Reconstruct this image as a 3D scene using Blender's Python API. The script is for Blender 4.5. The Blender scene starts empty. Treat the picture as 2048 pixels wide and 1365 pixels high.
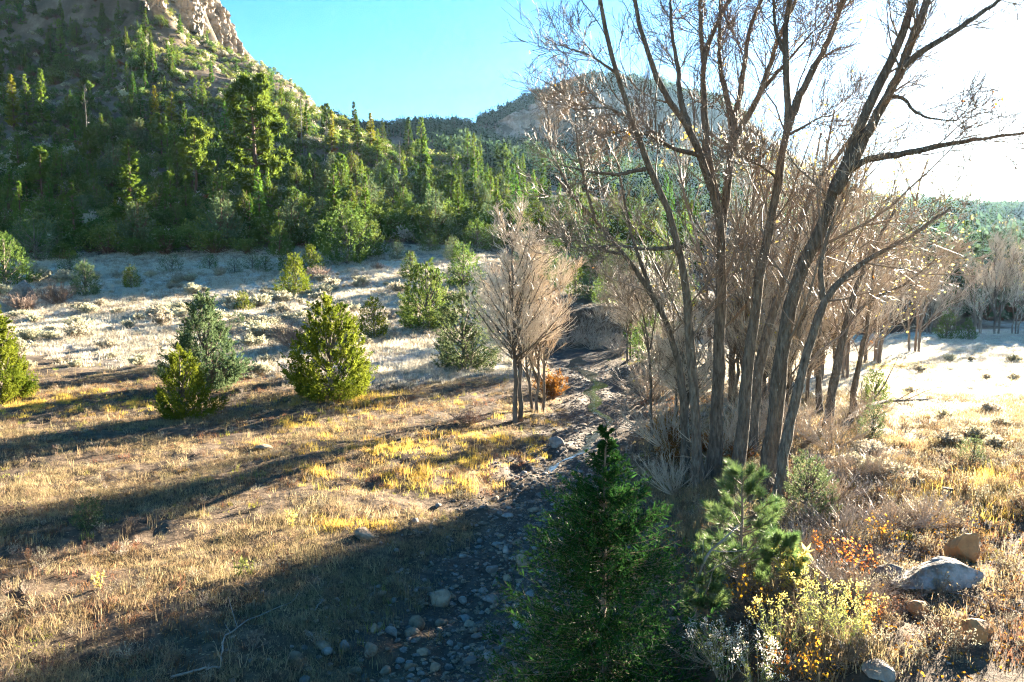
import bpy, bmesh, math
import numpy as np
from mathutils import Vector

# ------------------------------------------------------------------ camera, sky, sun, exposure
SC = bpy.context.scene
COL = SC.collection
FPX, CU, CV, HOR, CZ = 1462.0, 1024.0, 682.5, 560.0, 7.0
PITCH = math.atan((CV - HOR) / FPX)
cam_d = bpy.data.cameras.new('camera'); cam = bpy.data.objects.new('camera', cam_d); COL.objects.link(cam)
cam_d.lens = 36 * FPX / 2048; cam_d.sensor_width = 36; cam_d.clip_start = 0.1; cam_d.clip_end = 6000
cam.location = (0, 0, CZ); cam.rotation_euler = (math.pi / 2 - PITCH, 0, 0)
SC.camera = cam
SUN_AZ, SUN_EL = math.radians(38.0), math.radians(12.5)     # azimuth to the right of the view direction
w = bpy.data.worlds.new('World'); SC.world = w; w.use_nodes = True
nt = w.node_tree; nt.nodes.clear()
sky = nt.nodes.new('ShaderNodeTexSky'); sky.sky_type = 'NISHITA'; sky.sun_disc = False
sky.sun_elevation = SUN_EL; sky.sun_rotation = SUN_AZ
sky.altitude = 2000; sky.air_density = 1.0; sky.dust_density = 0.6; sky.ozone_density = 1.0
bg = nt.nodes.new('ShaderNodeBackground'); bg.inputs[1].default_value = 0.05
wo = nt.nodes.new('ShaderNodeOutputWorld')
hsv = nt.nodes.new('ShaderNodeHueSaturation'); hsv.inputs['Saturation'].default_value = 1.45; hsv.inputs['Value'].default_value = 0.58
nt.links.new(sky.outputs[0], hsv.inputs['Color']); nt.links.new(hsv.outputs[0], bg.inputs[0]); nt.links.new(bg.outputs[0], wo.inputs[0])
sun_d = bpy.data.lights.new('sun', 'SUN'); sun_d.energy = 5.0; sun_d.angle = math.radians(0.5); sun_d.color = (1.0, 0.86, 0.66)
sun = bpy.data.objects.new('sun', sun_d); COL.objects.link(sun)
to_sun = Vector((math.sin(SUN_AZ) * math.cos(SUN_EL), math.cos(SUN_AZ) * math.cos(SUN_EL), math.sin(SUN_EL)))
sun.rotation_euler = to_sun.to_track_quat('Z', 'Y').to_euler()
SC.view_settings.view_transform = 'Standard'; SC.view_settings.look = 'None'
SC.view_settings.gamma = 1.0; SC.view_settings.use_curve_mapping = False
SC.view_settings.exposure = 3.97
SC.cycles.adaptive_threshold = 0.02; SC.cycles.use_denoising = True; SC.cycles.denoiser = 'OPENIMAGEDENOISE'; SC.cycles.denoising_prefilter = 'NONE'; SC.cycles.filter_width = 1.2; SC.cycles.max_bounces = 4; SC.cycles.diffuse_bounces = 2; SC.cycles.transparent_max_bounces = 4
SC.cycles.volume_bounces = 0; SC.cycles.glossy_bounces = 2; SC.cycles.transmission_bounces = 4
HAZE = 0.000032

rng = np.random.default_rng(11)
U = rng.uniform

# ------------------------------------------------------------------ numeric helpers
def _h(i, j, k):
    n = (i * 374761393 + j * 668265263 + k * 2147483647) & 0xffffffff
    n = ((n ^ (n >> 13)) * 1274126177) & 0xffffffff
    return ((n ^ (n >> 16)) & 0xffff) / 65535.0
def vnoise(x, y, z=None):
    x = np.asarray(x, float); y = np.asarray(y, float)
    z = np.zeros_like(x) if z is None else np.asarray(z, float)
    i, j, k = np.floor(x).astype(np.int64), np.floor(y).astype(np.int64), np.floor(z).astype(np.int64)
    f, g, h = x - i, y - j, z - k
    f, g, h = f*f*(3-2*f), g*g*(3-2*g), h*h*(3-2*h)
    r = 0
    for a in (0, 1):
        for b in (0, 1):
            for c in (0, 1):
                r = r + _h(i+a, j+b, k+c) * (f if a else 1-f) * (g if b else 1-g) * (h if c else 1-h)
    return r * 2 - 1
def fbm(x, y, z=None, o=4):
    r, a, s = 0, 0.5, 1.0
    z = np.zeros_like(np.asarray(x, float)) if z is None else z
    for n in range(o):
        r = r + a * vnoise(x*s + 17.3*n, y*s - 9.1*n, z*s + 3.7*n); a *= .5; s *= 2.03
    return r
def sm(t):
    t = np.clip(t, 0, 1); return t*t*(3-2*t)
def nrm(v):
    return v / np.maximum(np.linalg.norm(v, axis=-1, keepdims=True), 1e-9)

# ------------------------------------------------------------------ terrain
def z_at(v, d):
    return CZ + d * math.tan(math.atan((CV - v) / FPX) - PITCH)
_TAB = [
 (-1500, [(100,545),(120,505),(150,430),(200,300),(260,160),(320,40),(360,-40),(420,-150),(600,-200),(1000,-150)]),
 (0,     [(100,545),(120,508),(150,435),(200,305),(260,165),(320,45),(360,-40),(420,-130),(600,-160),(1000,-100)]),
 (290,   [(100,541),(120,505),(150,432),(200,305),(245,175),(282,70),(298,5),(303,-110),(320,-130),(600,-120),(1000,0)]),
 (400,   [(100,538),(120,502),(150,430),(200,312),(255,200),(300,108),(328,66),(333,-60),(350,-75),(600,-60),(1000,60)]),
 (460,   [(100,537),(120,500),(150,430),(200,318),(260,212),(315,130),(350,98),(355,2),(365,0),(600,60),(1000,150)]),
 (490,   [(100,536),(120,500),(150,428),(200,322),(260,218),(320,140),(361,113),(366,80),(376,78),(600,150),(1000,200)]),
 (528,   [(100,535),(120,498),(150,427),(200,326),(260,226),(325,154),(374,131),(385,132),(430,160),(600,230),(1000,240)]),
 (610,   [(100,532),(120,494),(150,425),(200,332),(260,242),(310,194),(334,190),(400,215),(600,250),(1000,250)]),
 (650,   [(100,530),(120,492),(150,425),(200,336),(260,256),(310,226),(340,226),(400,245),(600,260),(1000,255)]),
 (720,   [(100,528),(120,490),(150,428),(200,345),(260,290),(310,265),(340,268),(400,285),(600,268),(700,262),(1000,260)]),
 (800,   [(100,527),(120,490),(160,425),(220,350),(270,318),(350,312),(500,282),(650,258),(800,265),(1000,270)]),
 (930,   [(100,530),(120,492),(160,428),(220,355),(270,325),(350,320),(500,295),(650,255),(800,262),(1000,270)]),
 (1000,  [(100,540),(120,500),(160,435),(220,368),(300,338),(450,325),(600,296),(640,286),(656,243),(700,230),(1000,245)]),
 (1060,  [(100,555),(120,510),(160,445),(220,378),(300,345),(450,333),(600,292),(646,276),(668,212),(720,196),(1000,205)]),
 (1180,  [(100,590),(120,535),(160,465),(220,405),(350,362),(500,332),(600,296),(648,282),(668,184),(720,160),(1000,172)]),
 (1290,  [(100,610),(120,560),(160,490),(220,425),(350,372),(500,338),(600,298),(648,284),(668,188),(720,164),(1000,180)]),
 (1440,  [(100,625),(120,585),(160,520),(220,450),(350,392),(500,345),(600,300),(648,285),(668,235),(720,216),(1000,230)]),
 (1600,  [(100,635),(120,605),(160,555),(220,490),(350,435),(500,378),(610,345),(700,335),(1000,335)]),
 (1800,  [(100,645),(120,625),(160,585),(220,525),(350,455),(500,428),(700,424),(1000,430)]),
 (2048,  [(100,647),(120,628),(160,588),(220,530),(350,460),(500,448),(700,448),(1000,450)]),
 (5000,  [(100,647),(120,630),(160,590),(220,540),(350,480),(500,470),(700,470),(1000,470)]),
]
_DG = np.arange(80, 1001, 2.0)
_UG = np.array([t[0] for t in _TAB], float)
_ZG = np.array([np.interp(_DG, [80] + [p[0] for p in t[1]],
       [z_at(t[1][0][1] + 10, 80)] + [z_at(p[1], p[0]) for p in t[1]]) for t in _TAB])
_XCY = np.array([-50, 0, 10, 12.7, 16, 20.9, 27.7, 33, 42, 55, 63, 68, 72, 76, 82, 95], float)
_XCX = np.array([-4, -2.4, -1.1, -.7, -.1, .6, 2.2, 3.6, 4.9, 4.9, 5.6, 7, 10, 16, 30, 60], float)
def xc(y): return np.interp(y, _XCY, _XCX)
def terrain0(x, y):
    x = np.asarray(x, float); y = np.asarray(y, float)
    s = x - xc(y)
    bed = 0.010 * (y - 12)
    L = 0.50 + 0.012*np.maximum(-s-2, 0) + 0.115*8*np.log1p(np.exp((y-43)/8.))
    R = 2.0 - 0.019*(np.maximum(y, 5)-13) + 0.25*sm((x-7)/6)*sm((22-y)/8)
    bwL, bwR = 3.2, np.where(y < 45, 5.0, 4.0)
    wd = 1.5 + 0.3*np.sin(y*.35)
    bw = np.where(s < 0, bwL, bwR)
    k = sm((np.abs(s) - wd) / bw)
    zn = bed + k * (np.where(s < 0, L, R) - bed)
    yy = np.maximum(y, 80)
    u = np.clip(CU + FPX * x / yy, _UG[0], _UG[-1]-1)
    di = np.clip((yy - 80) / 2.0, 0, len(_DG)-1.001); d0 = di.astype(int); df = di - d0
    ui = np.clip(np.searchsorted(_UG, u, side='right') - 1, 0, len(_UG)-2)
    uf = (u - _UG[ui]) / (_UG[ui+1] - _UG[ui])
    a = _ZG[ui, d0]*(1-df) + _ZG[ui, d0+1]*df
    b = _ZG[ui+1, d0]*(1-df) + _ZG[ui+1, d0+1]*df
    zf = a*(1-uf) + b*uf
    t = sm((y - 82) / 30.)
    return zn*(1-t) + zf*t
def relief(x, y):
    near = sm((130-y)/60.)
    far = sm((y-115)/90.)
    s = np.abs(x - xc(y))
    r = near*(0.17*fbm(x*.8, y*.8, o=4) + .075*fbm(x*3.1, y*3.1+8, o=2)*sm((45-y)/15) + 0.16*fbm(x*.23+5, y*.23, o=2))
    r = r + near*sm((3.4-s)/1.2)*(.20*fbm(x*1.9, y*1.1, o=3) + .22*fbm(x*.7+40, y*.45, o=2))*sm((75-y)/20)
    r = r + far*(9.0*fbm(x*.018, y*.018, o=4) + 2.2*fbm(x*.08, y*.08+4, o=3))
    return r
def water_x(y): return xc(y) + .45*np.sin(y*.42) + .25*np.sin(y*1.1+1) + .25
def water_w(y): return np.maximum(.05, .10 + .011*(y-20) + .30*fbm(y*.5, y*0+3) + .10*np.sin(y*.9))
def terrain(x, y):
    y_ = np.asarray(y, float); k = np.exp(-((x-water_x(y_))/(water_w(y_)+.35))**4)*sm((y_-22)/6)*sm((66-y_)/5)
    return (terrain0(x, y) - .06)*k + (1-k)*(terrain0(x, y) + relief(np.asarray(x, float), y_))
def terrain_(x, y):
    return terrain0(x, y) + relief(np.asarray(x, float), np.asarray(y, float))
_SD = np.concatenate([np.arange(8, 60, .12), np.arange(60, 150, .4), np.arange(150, 990, 1.5)])
def ray(u, v):
    cp, sp = math.cos(PITCH), math.sin(PITCH); b = (CV - v)/FPX
    return np.array([(u-CU)/FPX, cp + b*sp, -sp + b*cp])
def px(u, v, d):
    r = ray(u, v); r = r / r[1]
    return np.array([r[0]*d, d, CZ + r[2]*d])
def at(u, v, dmin=8):
    r = ray(u, v); r = r/r[1]
    dd = _SD[_SD >= dmin]
    g = terrain(r[0]*dd, dd) - (CZ + r[2]*dd)
    i = np.argmax(g > 0) if (g > 0).any() else len(dd)-1
    d = dd[i]
    return np.array([r[0]*d, d, float(terrain(r[0]*d, d))])

# ------------------------------------------------------------------ mesh helpers
class Geo:
    def __init__(s): s.v = []; s.f = []; s.m = []; s.n = 0
    def add(s, V, F, m=0):
        V = np.asarray(V, np.float32).reshape(-1, 3); F = np.asarray(F, np.int64)
        if F.shape[1] == 3: F = np.concatenate([F, np.full((len(F), 1), -1)], 1); 
        s.v.append(V); s.f.append(np.where(F >= 0, F + s.n, -1)); s.m.append(np.full(len(F), m)); s.n += len(V); return s
    def merge(s, o, m=0):
        for V, in zip([np.concatenate(o.v)] if o.v else []): 
            F = np.concatenate(o.f); s.v.append(V); s.f.append(np.where(F >= 0, F + s.n, -1)); s.m.append(np.full(len(F), m)); s.n += len(V)
        return s
    def mesh(s, name, mats, smooth=False):
        V = np.concatenate(s.v); F = np.concatenate(s.f); M = np.concatenate(s.m)
        me = bpy.data.meshes.new(name)
        cnt = np.where(F[:, 3] >= 0, 4, 3).astype(np.int32)
        li = F[F >= 0].astype(np.int32)
        me.vertices.add(len(V)); me.vertices.foreach_set('co', V.astype(np.float32).ravel())
        me.loops.add(len(li)); me.loops.foreach_set('vertex_index', li)
        me.polygons.add(len(F)); st = np.concatenate([[0], np.cumsum(cnt)[:-1]]).astype(np.int32)
        me.polygons.foreach_set('loop_start', st)
        me.polygons.foreach_set('material_index', M.astype(np.int32))
        me.polygons.foreach_set('use_smooth', np.full(len(F), bool(smooth)))
        for m in (mats if isinstance(mats, (list, tuple)) else [mats]): me.materials.append(m)
        me.update(calc_edges=True); return me
def tubes(P, R, n=4):
    P = np.asarray(P, float); R = np.asarray(R, float); B, K, _ = P.shape
    T = nrm(np.gradient(P, axis=1)); Tm = nrm(T.mean(1))
    ref = np.where(np.abs(Tm[:, 2:3]) < .8, [[0, 0, 1.]], [[1., 0, 0]])
    N = nrm(np.cross(T, ref[:, None, :])); Bn = np.cross(T, N)
    a = np.arange(n) * 2*math.pi/n
    ring = P[:, :, None] + R[:, :, None, None]*(np.cos(a)[None, None, :, None]*N[:, :, None] + np.sin(a)[None, None, :, None]*Bn[:, :, None])
    V = ring.reshape(-1, 3)
    b, k, i = np.meshgrid(np.arange(B), np.arange(K-1), np.arange(n), indexing='ij')
    o = (b*K + k)*n; j = (i+1) % n
    F = np.stack([o+i, o+j, o+n+j, o+n+i], -1).reshape(-1, 4)
    return V, F
def leaves(p, a, l, wd, fold=None):
    """diamond leaves: base p, unit axis a, length l, half width wd"""
    p = np.asarray(p, float); n = len(p); l = np.broadcast_to(l, n)[:, None]; wd = np.broadcast_to(wd, n)[:, None]
    a = nrm(a); b = nrm(np.cross(a, rng.normal(size=(n, 3))))
    V = np.stack([p, p + a*l*.45 + b*wd, p + a*l, p + a*l*.45 - b*wd], 1).reshape(-1, 3)
    return V, np.arange(4*n).reshape(-1, 4)
def grow(P, R, n, t, ln, ang, up=0.1, wig=.15, K=6, rf=.6, rtip=.003, keep=1.0, lr=.022, lmin=0.0):
    """children of branches P (B,K,3): n each"""
    B, Kp, _ = P.shape
    idx = np.repeat(np.arange(B), n)
    if keep < 1: idx = idx[U(size=len(idx)) < keep]
    m = len(idx); tt = U(t[0], t[1], m); kf = tt*(Kp-1); k0 = np.minimum(kf.astype(int), Kp-2); fr = (kf-k0)[:, None]
    p0 = P[idx, k0]*(1-fr) + P[idx, k0+1]*fr; T = nrm(P[idx, k0+1]-P[idx, k0])
    r0 = R[idx, k0]*(1-fr[:, 0]) + R[idx, k0+1]*fr[:, 0]
    L = np.linalg.norm(np.diff(P, axis=1), axis=2).sum(1)[idx]*U(ln[0], ln[1], m)*(1.15-.65*tt)
    L = np.maximum(L, lmin*U(.6, 1.2, m))
    th = U(ang[0], ang[1], m)[:, None]; perp = nrm(np.cross(T, rng.normal(size=(m, 3))))
    d = nrm(np.cos(th)*T + np.sin(th)*perp + [0, 0, up])
    out = [p0]; step = (L/(K-1))[:, None]
    for _ in range(K-1):
        out.append(out[-1] + d*step)
        d = nrm(d + np.array([0, 0, up*.5]) + rng.normal(size=(m, 3))*wig)
    C = np.stack(out, 1); ra = np.maximum(np.minimum(r0*rf, L*lr), rtip*1.2)
    return C, ra[:, None] + (rtip-ra)[:, None]*np.linspace(0, 1, K)[None]
def resample(pts, K):
    pts = np.asarray(pts, float)
    s = np.concatenate([[0], np.cumsum(np.linalg.norm(np.diff(pts, axis=0), axis=1))]); q = np.linspace(0, s[-1], K)
    r = np.stack([np.interp(q, s, pts[:, i]) for i in range(3)], 1)
    for _ in range(2): r[1:-1] = .25*r[:-2] + .5*r[1:-1] + .25*r[2:]
    return r
def rockgeo(seed, dims, sub=2, cuts=9, rough=.06):
    r = np.random.default_rng(seed); bm = bmesh.new(); bmesh.ops.create_icosphere(bm, subdivisions=sub, radius=1)
    V = np.array([v.co for v in bm.verts]); F = np.array([[v.index for v in f.verts] for f in bm.faces]); bm.free()
    for _ in range(cuts):
        n = nrm(r.normal(size=3)); c = r.uniform(.45, .85); q = V @ n
        V = V - np.maximum(q - c, 0)[:, None]*n*.92
    V = V*(1 + 1.3*rough*fbm(V[:, 0]*2+seed, V[:, 1]*2, V[:, 2]*2, o=3)[:, None]*2)
    return V*np.asarray(dims)*.5, F

# ------------------------------------------------------------------ materials
def newmat(name):
    m = bpy.data.materials.new(name); m.use_nodes = True; n = m.node_tree.nodes; n.clear()
    return m, n, m.node_tree.links
def node(n, t, **k):
    o = n.new(t)
    for a, b in k.items(): setattr(o, a, b)
    return o
def ramp(n, stops):
    r = node(n, 'ShaderNodeValToRGB'); e = r.color_ramp.elements
    while len(e) < len(stops): e.new(.5)
    for x, (p, c) in zip(e, stops): x.position = p; x.color = (*c, 1)
    return r
def leafmat(name, stops, tr=.45, scale=3.0, var=.25, hue=.02, gloss=.0, bright=1.0, coord='Object'):
    m, n, l = newmat(name)
    tc = node(n, 'ShaderNodeTexCoord'); nz = node(n, 'ShaderNodeTexNoise'); nz.inputs['Scale'].default_value = scale; nz.inputs['Detail'].default_value = 3
    l.new(tc.outputs[coord], nz.inputs['Vector'])
    rp = ramp(n, stops); l.new(nz.outputs[0], rp.inputs[0])
    oi = node(n, 'ShaderNodeObjectInfo'); hs = node(n, 'ShaderNodeHueSaturation')
    mr = node(n, 'ShaderNodeMapRange'); mr.inputs[3].default_value = bright*(1-var); mr.inputs[4].default_value = bright*(1+var)
    mh = node(n, 'ShaderNodeMapRange'); mh.inputs[3].default_value = .5-hue; mh.inputs[4].default_value = .5+hue
    fr = node(n, 'ShaderNodeMath', operation='FRACT'); mu = node(n, 'ShaderNodeMath', operation='MULTIPLY'); mu.inputs[1].default_value = 17.3
    l.new(oi.outputs['Random'], mr.inputs[0]); l.new(oi.outputs['Random'], mu.inputs[0]); l.new(mu.outputs[0], fr.inputs[0]); l.new(fr.outputs[0], mh.inputs[0])
    l.new(mr.outputs[0], hs.inputs['Value']); l.new(mh.outputs[0], hs.inputs['Hue']); l.new(rp.outputs[0], hs.inputs['Color'])
    df = node(n, 'ShaderNodeBsdfDiffuse'); t = node(n, 'ShaderNodeBsdfTranslucent'); mx = node(n, 'ShaderNodeMixShader'); mx.inputs[0].default_value = tr
    l.new(hs.outputs[0], df.inputs[0]); l.new(hs.outputs[0], t.inputs[0]); l.new(df.outputs[0], mx.inputs[1]); l.new(t.outputs[0], mx.inputs[2])
    out = node(n, 'ShaderNodeOutputMaterial'); last = mx
    if gloss:
        g = node(n, 'ShaderNodeBsdfGlossy'); g.inputs['Roughness'].default_value = .45; g.inputs[0].default_value = (1, 1, 1, 1)
        m2 = node(n, 'ShaderNodeMixShader'); m2.inputs[0].default_value = gloss
        l.new(mx.outputs[0], m2.inputs[1]); l.new(g.outputs[0], m2.inputs[2]); last = m2
    l.new(last.outputs[0], out.inputs[0]); return m
def solidmat(name, stops, scale=2.0, rough=.85, bump=.4, stretch=(1, 1, 1), detail=6, bscale=None, var=.15, spec=.3, coord='Object', bdist=.05):
    m, n, l = newmat(name)
    tc = node(n, 'ShaderNodeTexCoord'); mp = node(n, 'ShaderNodeMapping'); mp.inputs['Scale'].default_value = stretch
    nz = node(n, 'ShaderNodeTexNoise'); nz.inputs['Scale'].default_value = scale; nz.inputs['Detail'].default_value = detail; nz.inputs['Roughness'].default_value = .65
    l.new(tc.outputs[coord], mp.inputs[0]); l.new(mp.outputs[0], nz.inputs['Vector'])
    rp = ramp(n, stops); l.new(nz.outputs[0], rp.inputs[0])
    oi = node(n, 'ShaderNodeObjectInfo'); hs = node(n, 'ShaderNodeHueSaturation'); mr = node(n, 'ShaderNodeMapRange')
    mr.inputs[3].default_value = 1-var; mr.inputs[4].default_value = 1+var
    l.new(oi.outputs['Random'], mr.inputs[0]); l.new(mr.outputs[0], hs.inputs['Value']); l.new(rp.outputs[0], hs.inputs['Color'])
    b = node(n, 'ShaderNodeBsdfPrincipled'); b.inputs['Roughness'].default_value = rough; b.inputs['Specular IOR Level'].default_value = spec
    l.new(hs.outputs[0], b.inputs['Base Color'])
    n2 = node(n, 'ShaderNodeTexNoise'); n2.inputs['Scale'].default_value = bscale or scale*4; n2.inputs['Detail'].default_value = 5; l.new(mp.outputs[0], n2.inputs['Vector'])
    bp = node(n, 'ShaderNodeBump'); bp.inputs['Strength'].default_value = bump; bp.inputs['Distance'].default_value = bdist
    l.new(n2.outputs[0], bp.inputs['Height']); l.new(bp.outputs[0], b.inputs['Normal'])
    out = node(n, 'ShaderNodeOutputMaterial'); l.new(b.outputs[0], out.inputs[0]); return m
def S(*a): return [(p, c) for p, c in a]
M = {}
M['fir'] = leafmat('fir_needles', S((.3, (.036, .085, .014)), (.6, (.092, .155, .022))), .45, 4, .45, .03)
M['gold'] = leafmat('sunlit_fir_needles', S((.3, (.10, .13, .018)), (.65, (.24, .22, .025))), .45, 4, .2, .02)  # lit copy of the fir needles, sunlight put into the colour
M['farwood'] = leafmat('far_haze_tinted_needles', S((.3, (.025, .055, .03)), (.65, (.065, .105, .05))), .35, 4, .3, .03)  # blue of the distance haze is mixed into this needle colour
M['pine'] = leafmat('pine_needles', S((.3, (.055, .105, .016)), (.65, (.13, .18, .028))), .5, 4, .2, .02)
M['pinyon'] = leafmat('pinyon_needles', S((.3, (.045, .085, .018)), (.65, (.12, .16, .035))), .45, 3, .35, .03)
M['juni_y'] = leafmat('yellow_green_juniper_foliage', S((.3, (.055, .09, .010)), (.65, (.165, .19, .022))), .42, 5, .15, .015)
M['juni_g'] = leafmat('green_juniper_foliage', S((.3, (.045, .09, .02)), (.65, (.125, .165, .04))), .4, 5, .2, .015)
M['juni_b'] = leafmat('grey_green_juniper_foliage', S((.3, (.05, .085, .04)), (.65, (.13, .165, .075))), .36, 5, .15, .015)
M['spruce'] = leafmat('young_spruce_needles', S((.3, (.012, .042, .012)), (.7, (.034, .085, .018))), .35, 4, .1, .01)
M['longneedle'] = leafmat('long_pine_needles', S((.3, (.045, .10, .028)), (.7, (.14, .20, .065))), .45, 4, .1, .01, gloss=.06)
M['oak'] = leafmat('rust_oak_leaves', S((.3, (.16, .05, .012)), (.65, (.30, .13, .025))), .4, 3, .3, .03)
M['bark'] = solidmat('cottonwood_bark', S((.30, (.05, .041, .034)), (.5, (.135, .113, .091)), (.7, (.235, .203, .167))), 4, .95, 1.0, (3.5, 3.5, .8), bscale=7, bdist=.15, spec=.1)
M['pinebark'] = solidmat('pine_bark', S((.3, (.05, .028, .018)), (.7, (.17, .09, .055))), 6, .9, .7, (2, 2, .5))
M['twig'] = solidmat('pale_twigs', S((.3, (.28, .22, .165)), (.7, (.48, .39, .29))), 2, .6, .1, spec=.5)
M['twig_d'] = solidmat('brown_twigs', S((.3, (.10, .07, .05)), (.7, (.22, .16, .115))), 2, .65, .1, spec=.4)
M['twig_p'] = solidmat('pinkish_tan_twigs', S((.3, (.40, .335, .265)), (.7, (.62, .54, .44))), 1.5, .55, .1, spec=.5)
M['deadwood'] = solidmat('bleached_wood', S((.3, (.15, .13, .11)), (.7, (.31, .28, .245))), 5, .7, .4, (1, 1, 1))
M['snag'] = solidmat('grey_snag_wood', S((.3, (.05, .042, .037)), (.7, (.13, .115, .10))), 5, .8, .3)
M['dry'] = leafmat('dry_tan_grass', S((.3, (.17, .125, .065)), (.65, (.40, .315, .18))), .45, .5, .3, .02)
M['frost'] = leafmat('frosted_grass', S((.3, (.38, .335, .25)), (.65, (.64, .585, .48))), .45, .5, .2, .02)
M['yellow'] = leafmat('yellow_grass', S((.3, (.36, .24, .05)), (.65, (.58, .44, .11))), .5, .5, .2, .02)
M['greeng'] = leafmat('green_weeds', S((.3, (.16, .17, .03)), (.65, (.36, .34, .06))), .5, .5, .25, .03)
M['weed'] = leafmat('reddish_dead_weeds', S((.3, (.12, .06, .03)), (.65, (.27, .16, .08))), .4, .5, .35, .03)
M['sage'] = leafmat('frosted_sage_leaves', S((.3, (.25, .235, .165)), (.65, (.49, .455, .33))), .4, 3, .2, .03)
M['rabbit'] = leafmat('rabbitbrush_leaves', S((.3, (.10, .125, .035)), (.65, (.25, .26, .08))), .5, 3, .15, .02)
M['flower'] = leafmat('pale_yellow_seed_heads', S((.3, (.45, .35, .07)), (.65, (.62, .52, .18))), .5, 3, .1, .01)
M['fluff'] = leafmat('white_seed_fluff', S((.3, (.65, .58, .48)), (.65, (.85, .80, .70))), .4, 3, .1, .01)
M['orange'] = leafmat('orange_leaves', S((.3, (.40, .12, .02)), (.65, (.70, .30, .04))), .5, 8, .35, .03)
M['shrub'] = solidmat('purple_brown_stems', S((.3, (.13, .085, .065)), (.7, (.28, .20, .15))), 3, .8, .1)
M['stone'] = solidmat('tan_stone', S((.25, (.10, .07, .048)), (.5, (.23, .17, .118)), (.75, (.36, .29, .21))), 4, .9, .8, var=.3, spec=.15)
M['stone_g'] = solidmat('grey_stone', S((.25, (.09, .08, .072)), (.5, (.20, .18, .16)), (.75, (.33, .305, .27))), 4, .9, .8, var=.3, spec=.15)
M['lichen'] = solidmat('lichen_covered_stone', S((.34, (.12, .08, .05)), (.44, (.15, .13, .11)), (.54, (.25, .24, .225)), (.70, (.38, .37, .35))), 2.6, .95, .9, spec=.1, bdist=.08)
M['rust'] = solidmat('rusty_sandstone', S((.3, (.22, .10, .04)), (.7, (.42, .21, .08))), 3, .85, .5)
M['water'] = solidmat('shallow_water', S((.3, (.03, .035, .03)), (.7, (.05, .05, .045))), 3, .06, .12, bscale=9, spec=.8, bdist=.02)

# ground material: soil and litter, frosted where the meadow is
def groundmat():
    m, n, l = newmat('meadow_ground')
    tc = node(n, 'ShaderNodeTexCoord'); co = tc.outputs['Object']
    def nz(s, d=6, r=.6):
        x = node(n, 'ShaderNodeTexNoise'); x.inputs['Scale'].default_value = s; x.inputs['Detail'].default_value = d; x.inputs['Roughness'].default_value = r
        l.new(co, x.inputs['Vector']); return x.outputs[0]
    def mix(f, a, b):
        x = node(n, 'ShaderNodeMix', data_type='RGBA'); l.new(f, x.inputs[0]); l.new(a, x.inputs[6]); l.new(b, x.inputs[7]); return x.outputs[2]
    def attr(a):
        x = node(n, 'ShaderNodeAttribute'); x.attribute_name = a; return x.outputs['Fac']
    soil = ramp(n, S((.3, (.035, .025, .017)), (.5, (.085, .06, .04)), (.72, (.19, .14, .092)))); l.new(nz(2.3, 8, .7), soil.inputs[0])
    frost = ramp(n, S((.30, (.20, .17, .13)), (.5, (.43, .39, .32)), (.68, (.68, .65, .59)))); l.new(nz(1.2, 8, .7), frost.inputs[0])
    bed = ramp(n, S((.3, (.03, .024, .019)), (.55, (.075, .06, .048)), (.75, (.17, .14, .113)))); l.new(nz(4.0, 8, .75), bed.inputs[0])  # mud colour darkened further to stand in for the thicket's shade
    slope = ramp(n, S((.3, (.05, .04, .03)), (.5, (.11, .085, .062)), (.7, (.22, .175, .125)))); l.new(nz(.16, 9, .72), slope.inputs[0])
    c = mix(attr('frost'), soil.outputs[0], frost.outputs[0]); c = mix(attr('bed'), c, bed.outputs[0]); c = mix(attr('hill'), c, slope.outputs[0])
    b = node(n, 'ShaderNodeBsdfPrincipled'); b.inputs['Specular IOR Level'].default_value = .12; l.new(c, b.inputs['Base Color'])
    rr = node(n, 'ShaderNodeMapRange'); rr.inputs[3].default_value = .95; rr.inputs[4].default_value = .8; l.new(attr('bed'), rr.inputs[0]); l.new(rr.outputs[0], b.inputs['Roughness'])
    bp = node(n, 'ShaderNodeBump'); bp.inputs['Strength'].default_value = .8; bp.inputs['Distance'].default_value = .12; l.new(nz(5, 8, .7), bp.inputs['Height']); l.new(bp.outputs[0], b.inputs['Normal'])
    out = node(n, 'ShaderNodeOutputMaterial'); l.new(b.outputs[0], out.inputs[0]); return m
M['ground'] = groundmat()
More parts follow.
